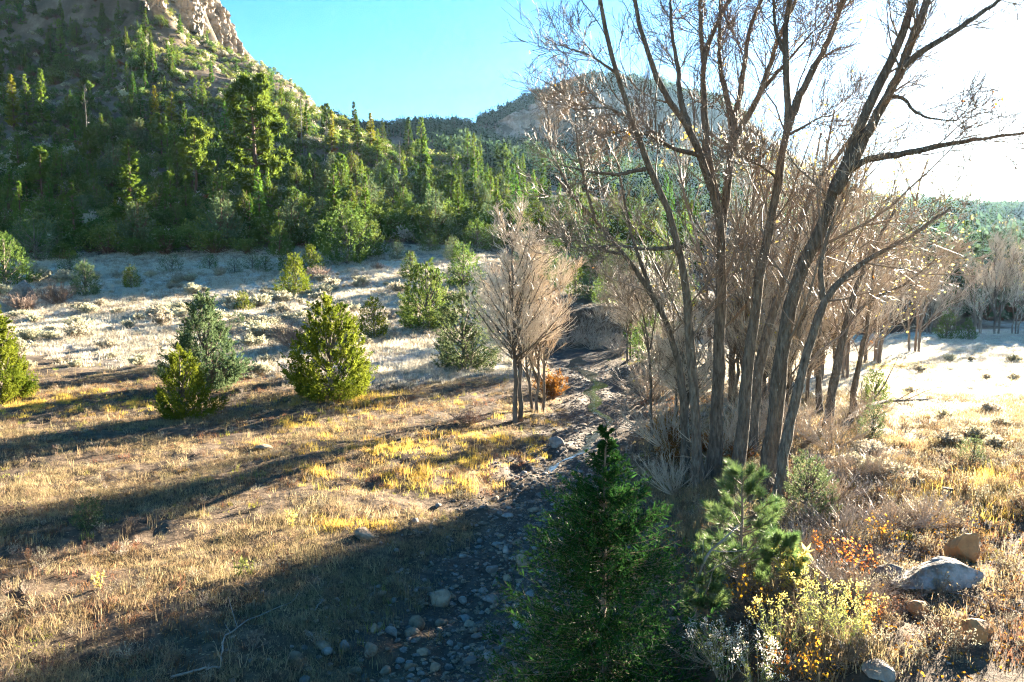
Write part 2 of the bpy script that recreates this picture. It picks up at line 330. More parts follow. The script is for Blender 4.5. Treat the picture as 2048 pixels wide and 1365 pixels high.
def cliffmat(name, a, b, c):
    m, n, l = newmat(name)
    tc = node(n, 'ShaderNodeTexCoord')
    def nz(sc, st, d=7):
        mp = node(n, 'ShaderNodeMapping'); mp.inputs['Scale'].default_value = st; l.new(tc.outputs['Object'], mp.inputs[0])
        x = node(n, 'ShaderNodeTexNoise'); x.inputs['Scale'].default_value = sc; x.inputs['Detail'].default_value = d; x.inputs['Roughness'].default_value = .65; l.new(mp.outputs[0], x.inputs['Vector']); return x.outputs[0]
    r1 = ramp(n, S((.3, a), (.5, b), (.7, c))); l.new(nz(.12, (1, 1, 2.5)), r1.inputs[0])
    st = ramp(n, S((.42, (.45, .40, .36)), (.55, (1, 1, 1)))); l.new(nz(.35, (1, 1, .12)), st.inputs[0])
    mx = node(n, 'ShaderNodeMix', data_type='RGBA', blend_type='MULTIPLY'); mx.inputs[0].default_value = .55; l.new(r1.outputs[0], mx.inputs[6]); l.new(st.outputs[0], mx.inputs[7])
    bs = node(n, 'ShaderNodeBsdfPrincipled'); bs.inputs['Roughness'].default_value = .9; l.new(mx.outputs[2], bs.inputs['Base Color'])
    bp = node(n, 'ShaderNodeBump'); bp.inputs['Strength'].default_value = .7; bp.inputs['Distance'].default_value = 1.2; l.new(nz(.5, (1, 1, 1)), bp.inputs['Height']); l.new(bp.outputs[0], bs.inputs['Normal'])
    out = node(n, 'ShaderNodeOutputMaterial'); l.new(bs.outputs[0], out.inputs[0]); return m
M['cliff'] = cliffmat('sandstone_cliff', (.15, .12, .09), (.29, .24, .185), (.41, .35, .275))
M['cliff2'] = cliffmat('far_grey_cliff', (.20, .165, .14), (.36, .30, .255), (.50, .43, .37))

# ------------------------------------------------------------------ scene-object helpers
def tag(o, label=None, cat=None, group=None, kind=None):
    if label: o['label'] = label
    if cat: o['category'] = cat
    if group: o['group'] = group
    if kind: o['kind'] = kind
    return o
def link(name, me, parent=None, loc=None):
    o = bpy.data.objects.new(name, me); COL.objects.link(o)
    if parent: o.parent = parent
    if loc is not None: o.location = loc
    return o
def thing(name, parts, loc, scale=1.0, rz=0.0, label=None, cat=None, group=None, tilt=None):
    """an Empty at the base with one mesh child per part; or one mesh when parts is a mesh"""
    if isinstance(parts, bpy.types.Mesh): e = bpy.data.objects.new(name, parts)
    else: e = bpy.data.objects.new(name, None); e.empty_display_size = .2
    COL.objects.link(e); e.location = loc
    e.scale = (scale,)*3 if np.isscalar(scale) else scale
    e.rotation_euler = (tilt[0], tilt[1], rz) if tilt else (0, 0, rz)
    tag(e, label, cat, group)
    if not isinstance(parts, bpy.types.Mesh):
        for pn, me in parts:
            c = link(pn, me, e)
            if pn in ('leaves', 'seed_heads', 'foliage'): c['kind'] = 'stuff'
    return e

# ------------------------------------------------------------------ ground sheet
uc = np.unique(np.concatenate([np.linspace(-4500, -300, 60), np.linspace(-300, 2350, 360), np.linspace(2350, 6500, 60)]))
dc = np.unique(np.concatenate([np.linspace(3, 10, 8), np.geomspace(10, 110, 180), np.linspace(110, 330, 90), np.linspace(330, 345, 9), np.linspace(345, 760, 60), np.linspace(760, 1000, 14)]))
UU, DD = np.meshgrid(uc, dc); XX = (UU-CU)/FPX*DD; YY = DD
ZZ = terrain(XX, YY); nr, nc = UU.shape
ii, jj = np.meshgrid(np.arange(nr-1), np.arange(nc-1), indexing='ij'); o = ii*nc + jj
g = Geo(); g.add(np.stack([XX, YY, ZZ], -1).reshape(-1, 3), np.stack([o, o+1, o+nc+1, o+nc], -1).reshape(-1, 4))
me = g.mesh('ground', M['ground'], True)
def meadow_frost(x, y):
    s = x - xc(y)
    lf = sm((-s-2)/5)*sm((6-x-(y-60)*.12)/8)*sm((y-40 + 5*fbm(x*.1, y*.1) + .15*np.minimum(x+6, 0))/9)*sm((135-y)/25)
    rf = sm((s-4)/4)*sm((y-17-4*fbm(x*.15+9, y*.15))/12)*sm((130-y)/30)
    return np.clip(lf + rf, 0, 1)
SS = XX - xc(YY)
at_f = meadow_frost(XX, YY)
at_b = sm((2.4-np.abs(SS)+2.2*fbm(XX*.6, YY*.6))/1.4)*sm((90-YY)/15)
at_h = sm((YY-100)/15)
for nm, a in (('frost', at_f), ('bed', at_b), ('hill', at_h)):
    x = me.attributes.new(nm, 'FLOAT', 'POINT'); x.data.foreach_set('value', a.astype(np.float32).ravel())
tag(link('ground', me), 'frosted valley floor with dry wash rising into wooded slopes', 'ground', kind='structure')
# thin stream of water in the wash
ys = np.linspace(19, 62, 240); xm = water_x(ys)
hw = water_w(ys) + .12*fbm(ys*2.3, ys*0+9)
wz = terrain0(xm, ys) - .03
g = Geo(); V = np.concatenate([np.stack([xm-hw, ys, wz], 1), np.stack([xm, ys, wz+.01], 1), np.stack([xm+hw, ys, wz], 1)])
n = len(ys); k = np.arange(n-1)
g.add(V, np.concatenate([np.stack([k, n+k, n+k+1, k+1], 1), np.stack([n+k, 2*n+k, 2*n+k+1, n+k+1], 1)]))
tag(link('stream', g.mesh('stream', M['water'], True)), 'thin trickle of water in the bottom of the wash', 'stream', kind='structure')

# ------------------------------------------------------------------ cliffs
def cliff(name, cols, vb, vt, d, mat, label, nu=240, nh=90, amp=3.0, seed=0, us=1.0, capd=6):
    u = np.linspace(cols[0], cols[-1], nu); b = np.interp(u, cols, vb); t = np.interp(u, cols, vt); dd = np.interp(u, cols, d)
    h = np.linspace(0, 1, nh)
    B = np.array([px(a, c, e) for a, c, e in zip(u, b, dd)]); T = np.array([px(a, c, e) for a, c, e in zip(u, t, dd)])
    P = B[None]*(1-h[:, None, None]) + T[None]*h[:, None, None]
    x, z = P[..., 0]/us, P[..., 2]/us
    q = x + P[..., 1]/us; crack = np.abs(vnoise(q*.22+seed, z*.025))**.5 * amp*1.3
    block = np.round(vnoise(q*.14+3+seed, z*.09)*4)/4*amp*1.1
    strat = (np.round(vnoise(x*.02, z*.22+seed)*2.5)/2.5)*amp*.55
    disp = crack + block + strat + fbm(q*.35, z*.35, o=4)*amp*.9
    dv = np.gradient(B, axis=0); nx = nrm(np.stack([dv[:, 1], -dv[:, 0]], 1)); nx = nrm(nx + [[.15, -.5]])
    P[..., :2] += (disp - amp*1.0 - h[:, None]*amp*1.6)[..., None]*nx[None]
    P[..., 2] += fbm(x*.12, z*.1+7)*amp*.5*np.sin(h[:, None]*math.pi)
    cap = P[-1].copy(); cap[:, :2] -= nx*capd*3; cap[:, 2] += 1; P = np.concatenate([P, cap[None]]); nh += 1
    i, j = np.meshgrid(np.arange(nh-1), np.arange(nu-1), indexing='ij'); q = i*nu + j
    g = Geo(); g.add(P.reshape(-1, 3), np.stack([q, q+1, q+nu+1, q+nu], -1).reshape(-1, 4))
    return tag(link(name, g.mesh(name, mat, False)), label, 'cliff', kind='structure')
cliff('cliff', [150, 290, 340, 400, 440, 458, 464, 480, 492, 505, 528], [-60, 14, 40, 72, 92, 102, 106, 114, 120, 126, 136],
      [-240, -200, -160, -90, -40, 5, 15, 45, 80, 92, 128], [240, 292, 309, 325, 341, 347, 349, 355, 359, 363, 372], M['cliff'], 'tan sandstone cliff crowning the left hillside', amp=3.2, seed=1)
cliff('cliff', [520, 545, 570, 600, 625], [160, 178, 196, 212, 226], [133, 150, 165, 184, 205], [322]*5, M['cliff'], 'low band of rock along the left skyline below the big cliff', nu=80, nh=20, amp=1.4, seed=5)
cliff('cliff', [955, 985, 1020, 1060, 1120, 1180, 1250, 1310, 1360], [296, 290, 285, 285, 290, 290, 290, 285, 275], [284, 250, 228, 205, 190, 178, 178, 190, 215], [640, 640, 645, 650, 655, 655, 655, 655, 655], M['cliff2'], 'pale grey cliff face on the far blue hill', nu=260, nh=70, amp=6, seed=9, us=1.6)
# ------------------------------------------------------------------ plant prototypes (unit height unless said)
def conifer(seed, w=.28, nb=90, ns=16, tr0=.018, droop=.25, bare=.06, spl=.05, irregular=.35, top=1.0):
    r = np.random.default_rng(seed); tr = Geo(); cr = Geo()
    P = np.stack([np.cumsum(r.normal(size=9))*.004, np.cumsum(r.normal(size=9))*.004, np.linspace(0, 1, 9)], 1)[None]
    tr.add(*tubes(P, np.linspace(tr0, .002, 9)[None], 6))
    t = np.sort(bare + (1-bare)*(r.uniform(size=nb)**1.15)); t = np.minimum(t, .985)
    az = r.uniform(0, 2*math.pi, nb)
    prof = (w*.5)*(1-t)**.82*np.minimum(1, .55 + (t-bare)*4)
    L = prof*(1-irregular*r.uniform(size=nb))*(1 + .3*np.sin(az*2+seed)*irregular) + .012
    d0 = np.stack([np.cos(az), np.sin(az), .15 + .5*t], 1)
    K = 5; s = np.linspace(0, 1, K)
    base = np.stack([np.interp(t, np.linspace(0, 1, 9), P[0, :, i]) for i in range(3)], 1)
    B = base[:, None] + (L[:, None]*s)[..., None]*nrm(d0)[:, None]
    B[..., 2] += -droop*L[:, None]*s**1.6 + droop*.45*L[:, None]*s**4
    tr.add(*tubes(B, (.0035*(1-s*.8))[None]*(.4+L/w)[:, None], 3))
    m = nb*ns; bi = np.repeat(np.arange(nb), ns); ss = r.uniform(.12, 1, m)**.75
    kf = ss*(K-1); k0 = np.minimum(kf.astype(int), K-2); f = (kf-k0)[:, None]
    p = B[bi, k0]*(1-f) + B[bi, k0+1]*f; T = nrm(B[bi, k0+1]-B[bi, k0])
    side = nrm(np.cross(T, [0, 0, 1.]))*r.choice([-1, 1], m)[:, None]
    a = nrm(T*.8 + side*r.uniform(.2, 1, m)[:, None] + r.normal(size=(m, 3))*.28 + [0, 0, -.05])
    l = spl*r.uniform(.6, 1.3, m)*(1-.45*t[bi])
    p = p + r.normal(size=(m, 3))*[[.004, .004, .006]]
    cr.add(*leaves(p, a, l, l*.24))
    q = 26; cr.add(*leaves(np.stack([r.normal(size=q)*.003, r.normal(size=q)*.003, r.uniform(.9, 1.0, q)], 1), r.normal(size=(q, 3))*.6 + [0, 0, .8], .03, .006))
    return tr, cr
def ponderosa(seed, w=.42, bare=.35, nl=26, cl=9, nn=26, tuft=.045):
    r = np.random.default_rng(seed); tr = Geo(); cr = Geo()
    P = np.stack([np.cumsum(r.normal(size=9))*.006, np.cumsum(r.normal(size=9))*.006, np.linspace(0, .97, 9)], 1)[None]
    tr.add(*tubes(P, np.linspace(.02, .005, 9)[None], 7))
    t = bare + (1-bare)*np.linspace(0, 1, nl)**.9*.97; az = np.arange(nl)*2.4 + r.normal(size=nl)*.5
    x = (t-bare)/(1-bare); L = w*.5*np.sqrt(np.maximum(0, 1-x**2.2))*(.6+.4*np.minimum(1, x*5+.3))*r.uniform(.55, 1.1, nl) + .02
    base = np.stack([np.interp(t, np.linspace(0, .97, 9), P[0, :, i]) for i in range(3)], 1)
    K = 5; s = np.linspace(0, 1, K); d0 = nrm(np.stack([np.cos(az), np.sin(az), -.05 + .6*x], 1))
    B = base[:, None] + (L[:, None]*s)[..., None]*d0[:, None]; B[..., 2] += .2*L[:, None]*s**2.5 - .06*L[:, None]*np.sin(s*3)
    tr.add(*tubes(B, (.006*(1-s*.75))[None]*(.5+L/w)[:, None], 4))
    C, Rc = grow(B, np.full((nl, K), .003), cl, (.35, 1), (.25, .5), (.4, 1.1), .15, .1, 3, .5, .0008)
    tr.add(*tubes(C, Rc, 3))
    tips = np.concatenate([C[:, -1], C[:, 1], B[:, -1]]); n = len(tips)*nn
    c = np.repeat(tips, nn, 0); a = nrm(r.normal(size=(n, 3)) + [0, 0, .35])
    cr.add(*leaves(c + a*tuft*.1, a, tuft*r.uniform(.6, 1.15, n), tuft*.12))
    return tr, cr
def juniper(seed, w=.8, npl=230, nsp=48, pl=.15, sp=.022, shape=.8, open_=.0, skirt=.12, fine=1.2):
    open_ = max(open_, .05)
    r = np.random.default_rng(seed); tr = Geo(); cr = Geo()
    nb = 30; t = r.uniform(.05, .8, nb); az = r.uniform(0, 6.28, nb)
    def prof(t): return w*.5*np.maximum(1-t, 0)**shape*np.minimum(1, .62 + t*2.2)
    lob = r.uniform(0, 6.28, 6)
    def wob(t, az): return 1 + .20*np.sin(az+lob[3]) + .18*np.sin(az*2+lob[0]+t*5) + .15*np.sin(az*3+lob[1]-t*9) + .10*np.sin(az*5+lob[2]+t*14)
    P = np.stack([np.cumsum(r.normal(size=8))*.008, np.cumsum(r.normal(size=8))*.008, np.linspace(-.02, .95, 8)], 1)[None]
    tr.add(*tubes(P, np.linspace(.03, .003, 8)[None], 7))
    e = np.stack([np.cos(az)*prof(t)*.85, np.sin(az)*prof(t)*.85, t+.12], 1); b = np.stack([t*0, t*0, t*.6], 1)
    s = np.linspace(0, 1, 5)[None, :, None]; B = b[:, None]*(1-s) + e[:, None]*s; B[..., 2] += .04*np.sin(s[..., 0]*3.1)*-1
    tr.add(*tubes(B, np.linspace(.011, .002, 5)[None].repeat(nb, 0), 4))
    z = r.uniform(0, 1, npl*3)**1.25; z = z[r.uniform(size=len(z)) < (prof(z)/(w*.5))+.08][:npl]; n = len(z); az = r.uniform(0, 6.28, n)
    if open_: keep = vnoise(np.cos(az)*2.2+seed, np.sin(az)*2.2, z*6) > -.8+open_; z, az = z[keep], az[keep]; n = len(z)
    rad = prof(z)*wob(z, az)*r.uniform(.5, 1.0, n)**.6
    out = np.stack([np.cos(az), np.sin(az), az*0], 1)
    L = pl*r.uniform(.45, 1.25, n)**1.0*(.55+.6*(1-z))*np.where(r.uniform(size=n) < .12, 1.45, 1); dr = nrm(out*r.uniform(.35, .9, n)[:, None] + [0, 0, .85] + r.normal(size=(n, 3))*.18)
    p0 = out*(rad*.86)[:, None] + np.stack([z*0, z*0, skirt*.3 + z*(1-pl*.55)], 1)
    p0[:, 2] = np.maximum(p0[:, 2] - L*.25, .01)
    nsp = int(nsp*fine); m = n*nsp; bi = np.repeat(np.arange(n), nsp); q = r.uniform(0, 1, m); rr = (.30*L)[bi]*(1-q*.8)
    a = nrm(dr[bi]*.9 + r.normal(size=(m, 3))*.55)
    p = p0[bi] + dr[bi]*(q*L[bi])[:, None] + r.normal(size=(m, 3))*(rr*.5)[:, None]
    l = sp*r.uniform(.55, 1.3, m); cr.add(*leaves(p, a, l, l*.22))
    k = 2400 if fine > 1.5 else 900; z = r.uniform(0, .9, k)**1.2; az = r.uniform(0, 6.28, k); rad = prof(z)*wob(z, az)*np.sqrt(r.uniform(.1, .72, k))
    cr.add(*leaves(np.stack([np.cos(az)*rad, np.sin(az)*rad, .04+z*.92], 1), np.stack([np.cos(az)*.5, np.sin(az)*.5, az*0+.8], 1) + r.normal(size=(k, 3))*.5, .055*r.uniform(.6, 1.2, k), .011))
    return tr, cr
def bush(seed, nc=46, nn=30, flat=.8, lf=.07, w=1.0):
    """rounded shrubby tree: leaf clumps over an uneven dome"""
    r = np.random.default_rng(seed); tr = Geo(); cr = Geo()
    d = nrm(r.normal(size=(nc, 3))); d[:, 2] = np.abs(d[:, 2])*1.0 - .12
    rad = r.uniform(.55, 1.0, nc)*(1 + .25*np.sin(d[:, 0]*3+seed)); c = d*rad[:, None]*[.5*w, .5*w, .62]; c[:, 2] += .28
    s = np.linspace(0, 1, 4)[None, :, None]; b = np.zeros((nc, 3)); b[:, :2] = r.normal(size=(nc, 2))*.02
    B = b[:, None]*(1-s) + c[:, None]*s; B[..., :2] *= .75+.25*s
    tr.add(*tubes(B, np.linspace(.018, .003, 4)[None].repeat(nc, 0), 3))
    m = nc*nn; bi = np.repeat(np.arange(nc), nn); off = r.normal(size=(m, 3))*[.075, .075, .06]
    cr.add(*leaves(c[bi]+off, off*6 + r.normal(size=(m, 3))*.6 + [0, 0, .5], lf*r.uniform(.5, 1.3, m), lf*.26*r.uniform(.6, 1.2, m)))
    return tr, cr
def baretree(seed, stems=3, ang=(.35, .8), spread=.16, n1=12, n2=7, n3=6, n4=0, rt=.0012, r0=.016, up=.16, bare=.28, lean=0, rise=.22, thin=1.0):
    r = np.random.default_rng(seed); tr = Geo(); cr = Geo(); Ps = []
    for i in range(stems):
        a = i*6.28/stems + r.uniform(0, 1); e = spread*r.uniform(.5, 1.1) if stems > 1 else .03; h = r.uniform(.8, 1.0)
        pts = [(math.cos(a)*.01*stems, math.sin(a)*.01*stems, 0), (math.cos(a)*e*.25, math.sin(a)*e*.25, h*.3), (math.cos(a)*e*.6+r.normal()*.02, math.sin(a)*e*.6+r.normal()*.02, h*.65), (math.cos(a)*e, math.sin(a)*e, h*.97)]
        Ps.append(resample(pts, 10))
    P = np.array(Ps); P[:, 1:-1] += r.normal(size=P[:, 1:-1].shape)*.006
    R = np.linspace(r0, .0028, 10)[None].repeat(stems, 0); tr.add(*tubes(P, R, 6))
    B, RB = grow(P, R, n1, (bare, .98), (.28, .52), ang, up, .09, 7, .6, rt*1.6, lr=.014*thin); tr.add(*tubes(B, RB, 4))
    C, RC = grow(B, RB, n2, (.2, 1), (.28, .55), (.35, .85), rise, .12, 5, .65, rt, lr=.010*thin); cr.add(*tubes(C, RC, 3))
    D, RD = grow(C, RC, n3, (.1, 1), (.4, .8), (.3, .8), rise, .14, 4, .7, rt*.8, lr=.010*thin); cr.add(*tubes(D, RD, 3))
    if n4:
        E, RE = grow(D, RD, n4, (.1, 1), (.4, .8), (.3, .8), rise, .14, 3, .8, rt*.7); cr.add(*tubes(E, RE, 3)); D = E
    return tr, cr, D[:, -1]
def stemshrub(seed, n=40, n2=6, spread=.55, rt=.004, r0=.012, n3=0):
    r = np.random.default_rng(seed); g = Geo(); a = r.uniform(0, 6.28, n); e = r.uniform(.1, 1, n)*spread; h = r.uniform(.55, 1.0, n)*(1-.35*(e/spread)**2)
    s = np.linspace(0, 1, 5)[None, :]; P = np.stack([np.cos(a)[:, None]*e[:, None]*s**.8 + .05*np.cos(a*3)[:, None], np.sin(a)[:, None]*e[:, None]*s**.8 + .05*np.sin(a*2)[:, None], h[:, None]*s], -1)
    P[:, 1:] += r.normal(size=P[:, 1:].shape)*.015; R = np.linspace(r0, rt, 5)[None].repeat(n, 0); g.add(*tubes(P, R, 3))
    B, RB = grow(P, R, n2, (.25, 1), (.2, .45), (.3, .8), .15, .12, 4, .7, rt*.8); g.add(*tubes(B, RB, 3)); tips = B
    if n3: B2, RB2 = grow(B, RB, n3, (.2, 1), (.4, .8), (.3, .8), .1, .12, 3, .7, rt*.7); g.add(*tubes(B2, RB2, 3)); tips = B2
    return g, tips
def parts(tr, cr, bm, fm): return [('trunk', tr.mesh('trunk', bm, True)), ('crown', cr.mesh('crown', fm))]
def joined(nm, tr, cr, bm, fm): g = Geo(); g.merge(tr, 0); g.merge(cr, 1); return g.mesh(nm, [bm, fm])

PB = M['pinebark']
FIR = [conifer(100+i, w=[.30, .38, .42, .28][i], nb=[130, 130, 130, 140][i], ns=28, irregular=[.3, .45, .4, .35][i], bare=[.05, .1, .04, .08][i], spl=.042) for i in range(4)]
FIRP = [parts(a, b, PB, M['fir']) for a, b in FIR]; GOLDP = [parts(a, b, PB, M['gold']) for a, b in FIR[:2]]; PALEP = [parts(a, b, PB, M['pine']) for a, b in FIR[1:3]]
POND = [parts(*ponderosa(201, .42, .32), PB, M['pine']), parts(*ponderosa(204, .48, .22, nl=34), PB, M['pine']), parts(*ponderosa(207, .34, .12, nl=34), PB, M['pine'])]
PINY = [parts(*bush(300+i, nc=60, nn=34), PB, M['pinyon']) for i in range(3)]
JFAR = [parts(*juniper(330+i, [.75, .95, 1.15][i], 130, 18, .2, .045), PB, M[['juni_g', 'pinyon', 'juni_b'][i]]) for i in range(3)]
OAK = [joined('oak_brush', *bush(350+i, nc=40, nn=22, lf=.08, w=1.4), M['twig_d'], M['oak']) for i in range(2)]
DEADF = [joined('snag', *conifer(370, w=.16, nb=70, ns=1, spl=.03, tr0=.009), M['snag'], M['snag'])]

# ------------------------------------------------------------------ trees of the hillside
def tree(name, protos, i, u, v, vt, label, cat, group=None, wk=1.0, dmin=90, hmax=99):
    p = at(u, v, dmin); d = p[1]; h = min(max(v-vt, 4)/FPX*d*1.02, hmax)
    p[2] -= .02*h
    return thing(name, protos[i % len(protos)], p, (h*wk, h*wk, h), rng.uniform(0, 6.28), label, cat, group)
HG = 'conifers on the wooded hillside'
tree('ponderosa_pine', POND, 0, 392, 402, 250, 'tall open ponderosa with bare reddish lower trunk in mid hillside', 'pine tree', HG)
tree('ponderosa_pine', POND, 1, 513, 430, 172, 'largest ponderosa on the slope, broad layered crown over bare trunk', 'pine tree', HG)
tree('fir_tree', FIRP, 2, 262, 492, 288, 'broad dense conical fir standing at the foot of the slope', 'fir tree', HG, 1.25)
tree('fir_tree', PALEP, 1, 845, 362, 241, 'tall pale green fir standing highest in the saddle', 'fir tree', HG, 1.1)
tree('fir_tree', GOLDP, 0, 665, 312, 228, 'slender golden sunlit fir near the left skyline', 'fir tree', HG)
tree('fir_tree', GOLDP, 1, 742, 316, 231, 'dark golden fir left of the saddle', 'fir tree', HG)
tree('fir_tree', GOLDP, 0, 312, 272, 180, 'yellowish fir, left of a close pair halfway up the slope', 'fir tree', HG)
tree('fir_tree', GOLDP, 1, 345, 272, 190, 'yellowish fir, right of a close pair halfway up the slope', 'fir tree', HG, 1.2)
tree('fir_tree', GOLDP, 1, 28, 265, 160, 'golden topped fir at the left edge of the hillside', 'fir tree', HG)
tree('snag', DEADF, 0, 178, 335, 178, 'dead topped bare snag pole above green branches on the slope', 'dead tree', HG)
tree('snag', DEADF, 0, 800, 396, 288, 'thin dead snag pole in the valley forest', 'dead tree', HG)
tree('snag', DEADF, 0, 605, 315, 195, 'grey dead fir below the left skyline', 'dead tree', HG)
tree('snag', DEADF, 0, 665, 232, 196, 'dead spire on the left skyline', 'dead tree', HG)
tree('ponderosa_pine', POND, 2, 178, 345, 262, 'layered pine at the foot of the tall snag pole', 'pine tree', HG)
tree('ponderosa_pine', POND, 1, 1005, 369, 295, 'pale tufted pine right of the saddle trees', 'pine tree', HG)
tree('ponderosa_pine', POND, 2, 90, 412, 306, 'bright green pine low on the left slope', 'pine tree', HG, 1.2)
def zlab(what, u, v):
    if u < 660:
        h = 'high under the cliff' if v < 170 else ('halfway up the slope' if v < 300 else ('low on the slope' if v < 420 else 'at the foot of the slope'))
        s = 'left of the snag pole' if u < 178 else ('between snag pole and open ponderosa' if u < 392 else ('between the two ponderosas' if u < 513 else 'right of the largest ponderosa'))
    else:
        h = 'in the saddle' if v < 340 else ('in the valley forest' if v < 430 else 'below the valley forest')
        s = 'left of the pale tall fir' if u < 845 else ('between pale tall fir and tufted pine' if u < 1005 else 'right of the tufted pine')
    return '%s %s, %s' % (what, h, s)
UP = 'slender green fir high on the slope under the cliff'; MID = 'green fir among others halfway up the wooded slope'
LOW = 'dense green conifer low on the wooded slope'; SAD = 'green conifer in the valley forest below the saddle'
for k, (u, v, vt, wk) in enumerate([(86,266,148,1),(53,252,156,1),(103,137,62,1),(123,138,47,1),(205,72,12,1),(256,108,66,.9),(292,167,80,1),(306,168,92,1.1),(267,207,150,1),
    (406,252,166,1.1),(468,290,228,1.1),(537,232,184,1),(591,342,270,1),(304,314,262,1.1),(271,326,287,1.1),(115,372,303,1.3),(164,398,322,1.2),(190,412,338,1.2),(150,302,230,1.1),
    (142,232,184,1),(164,248,196,1.1),(373,448,355,1.15),(427,438,355,1.15),(332,468,380,1.3),(652,392,356,1),(687,322,258,1.1),(765,296,240,1),(778,292,250,1),(816,322,238,1.1),
    (902,347,278,1),(935,340,262,.9),(960,357,286,1.1),(1046,364,309,1.1),(1034,362,316,1.1),(775,377,324,1.2),(806,385,333,1),(884,385,346,1.1),(853,383,346,1.1),(700,364,313,1.3),(714,274,223,.9),
    (650,398,352,1),(993,405,368,1.1),(948,380,354,1),(1194,345,298,1.2),(1259,340,280,1.1),(680,385,354,1),(720,395,360,1.1),(920,372,330,1.1),(975,375,330,1.1),(1020,385,345,1.1),(55,420,345,1.3),
    (20,400,330,1.2),(240,420,350,1.1),(300,430,370,1.2),(455,350,290,1.1),(560,300,240,1),(620,370,310,1.1),(36,345,270,1.1),(225,300,240,1.1),(380,330,270,1.0),(480,240,190,1)]):
    lab = zlab('slender green fir' if wk < 1.05 else 'full green fir', u, v)
    tree('fir_tree', [FIRP, PALEP][k % 4 == 1], k, u, v, vt, lab, 'fir tree', lab + ' group', wk)
# infill of smaller trees, thicker towards the foot
BASEPOLY_U = [-250, 0, 200, 500, 640, 720, 800, 950, 1060, 1200, 1400]
TOPV = [-80, -60, -20, 140, 215, 262, 300, 318, 335, 345, 370]
BOTV = [530, 525, 520, 525, 505, 500, 490, 490, 495, 510, 545]
cnt = {}
def infill(n, name, protos, vlo, vhi, hm, labels, cat, ulo=-250, uhi=1400, bias=1.0, dmin=95):
    k = 0; tries = 0
    while k < n and tries < n*20:
        tries += 1; u = U(ulo, uhi); a, b = np.interp(u, BASEPOLY_U, TOPV), np.interp(u, BASEPOLY_U, BOTV)
        f = vlo + (vhi-vlo)*U()**bias; v = a + (b-a)*f
        p = at(u, v, dmin)
        if p[1] > 400: continue
        h = U(*hm); lab = zlab(labels, u, v)
        p[2] -= .04*h
        thing(name, protos[int(U(0, len(protos)))], p, (h*U(.85, 1.15), h*U(.85, 1.15), h), U(0, 6.28), lab, cat, lab + ' group'); k += 1
infill(18, 'ponderosa_pine', POND[1:] + [POND[0]], .1, .8, (6, 12), 'scattered ponderosa', 'pine tree', uhi=1000)
infill(50, 'fir_tree', FIRP, .0, .4, (6, 11), 'dark fir', 'fir tree', uhi=620)
infill(185, 'fir_tree', FIRP + PALEP, .1, .95, (5, 13), 'small fir', 'fir tree')
infill(175, 'pinyon_tree', PINY, .02, .75, (3.0, 7.0), 'round dark pinyon', 'pinyon tree', uhi=1000)
infill(230, 'juniper_tree', JFAR, .45, 1.0, (4, 9), 'bushy juniper', 'juniper tree')
infill(125, 'pinyon_tree', PINY, .75, 1.0, (3, 6.5), 'low spreading pinyon', 'pinyon tree')
infill(60, 'oak_brush', OAK, .25, .9, (1.4, 3.0), 'rust coloured oak brush', 'shrub', uhi=1000)
# far woods: one mass each
def scatter(name, pts, sc, protos, label, cat, tiltamt=.0):
    me = bpy.data.meshes.new(name); n = len(pts); me.vertices.add(n); me.vertices.foreach_set('co', np.asarray(pts, np.float32).ravel())
    for nm, ty, a in (('sc', 'FLOAT', sc), ('rz', 'FLOAT', U(0, 6.28, n)), ('ti', 'FLOAT', rng.normal(size=n)*tiltamt)):
        x = me.attributes.new(nm, ty, 'POINT'); x.data.foreach_set('value', np.asarray(a, np.float32))
    x = me.attributes.new('pi', 'INT', 'POINT'); x.data.foreach_set('value', rng.integers(0, len(protos), n).astype(np.int32))
    c = bpy.data.collections.new(name + '_kinds')
    for i, pm in enumerate(protos): c.objects.link(bpy.data.objects.new('%s_kind_%d' % (name, i), pm))
    o = link(name, me); tag(o, label, cat, kind='stuff')
    t = bpy.data.node_groups.new(name, 'GeometryNodeTree')
    t.interface.new_socket('Geometry', in_out='INPUT', socket_type='NodeSocketGeometry'); t.interface.new_socket('Geometry', in_out='OUTPUT', socket_type='NodeSocketGeometry')
    N = t.nodes; gi = N.new('NodeGroupInput'); go = N.new('NodeGroupOutput'); ip = N.new('GeometryNodeInstanceOnPoints'); ci = N.new('GeometryNodeCollectionInfo')
    ci.inputs[0].default_value = c; ci.inputs[1].default_value = True; ci.inputs[2].default_value = True
    def na(nm, ty): x = N.new('GeometryNodeInputNamedAttribute'); x.data_type = ty; x.inputs[0].default_value = nm; return x.outputs[0]
    cx = N.new('ShaderNodeCombineXYZ'); t.links.new(na('rz', 'FLOAT'), cx.inputs[2]); t.links.new(na('ti', 'FLOAT'), cx.inputs[0])
    ip.inputs['Pick Instance'].default_value = True
    t.links.new(gi.outputs[0], ip.inputs['Points']); t.links.new(ci.outputs[0], ip.inputs['Instance']); t.links.new(na('pi', 'INT'), ip.inputs['Instance Index'])
    t.links.new(cx.outputs[0], ip.inputs['Rotation']); t.links.new(na('sc', 'FLOAT'), ip.inputs['Scale']); t.links.new(ip.outputs[0], go.inputs[0])
    md = o.modifiers.new('scatter', 'NODES'); md.node_group = t; return o
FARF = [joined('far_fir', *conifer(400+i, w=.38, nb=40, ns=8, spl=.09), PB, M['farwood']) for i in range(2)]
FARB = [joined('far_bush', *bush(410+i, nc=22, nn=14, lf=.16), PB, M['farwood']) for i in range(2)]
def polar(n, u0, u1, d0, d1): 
    u = U(u0, u1, n); d = U(d0, d1, n); x = (u-CU)/FPX*d; return np.stack([x, d, terrain(x, d)-.2], 1)
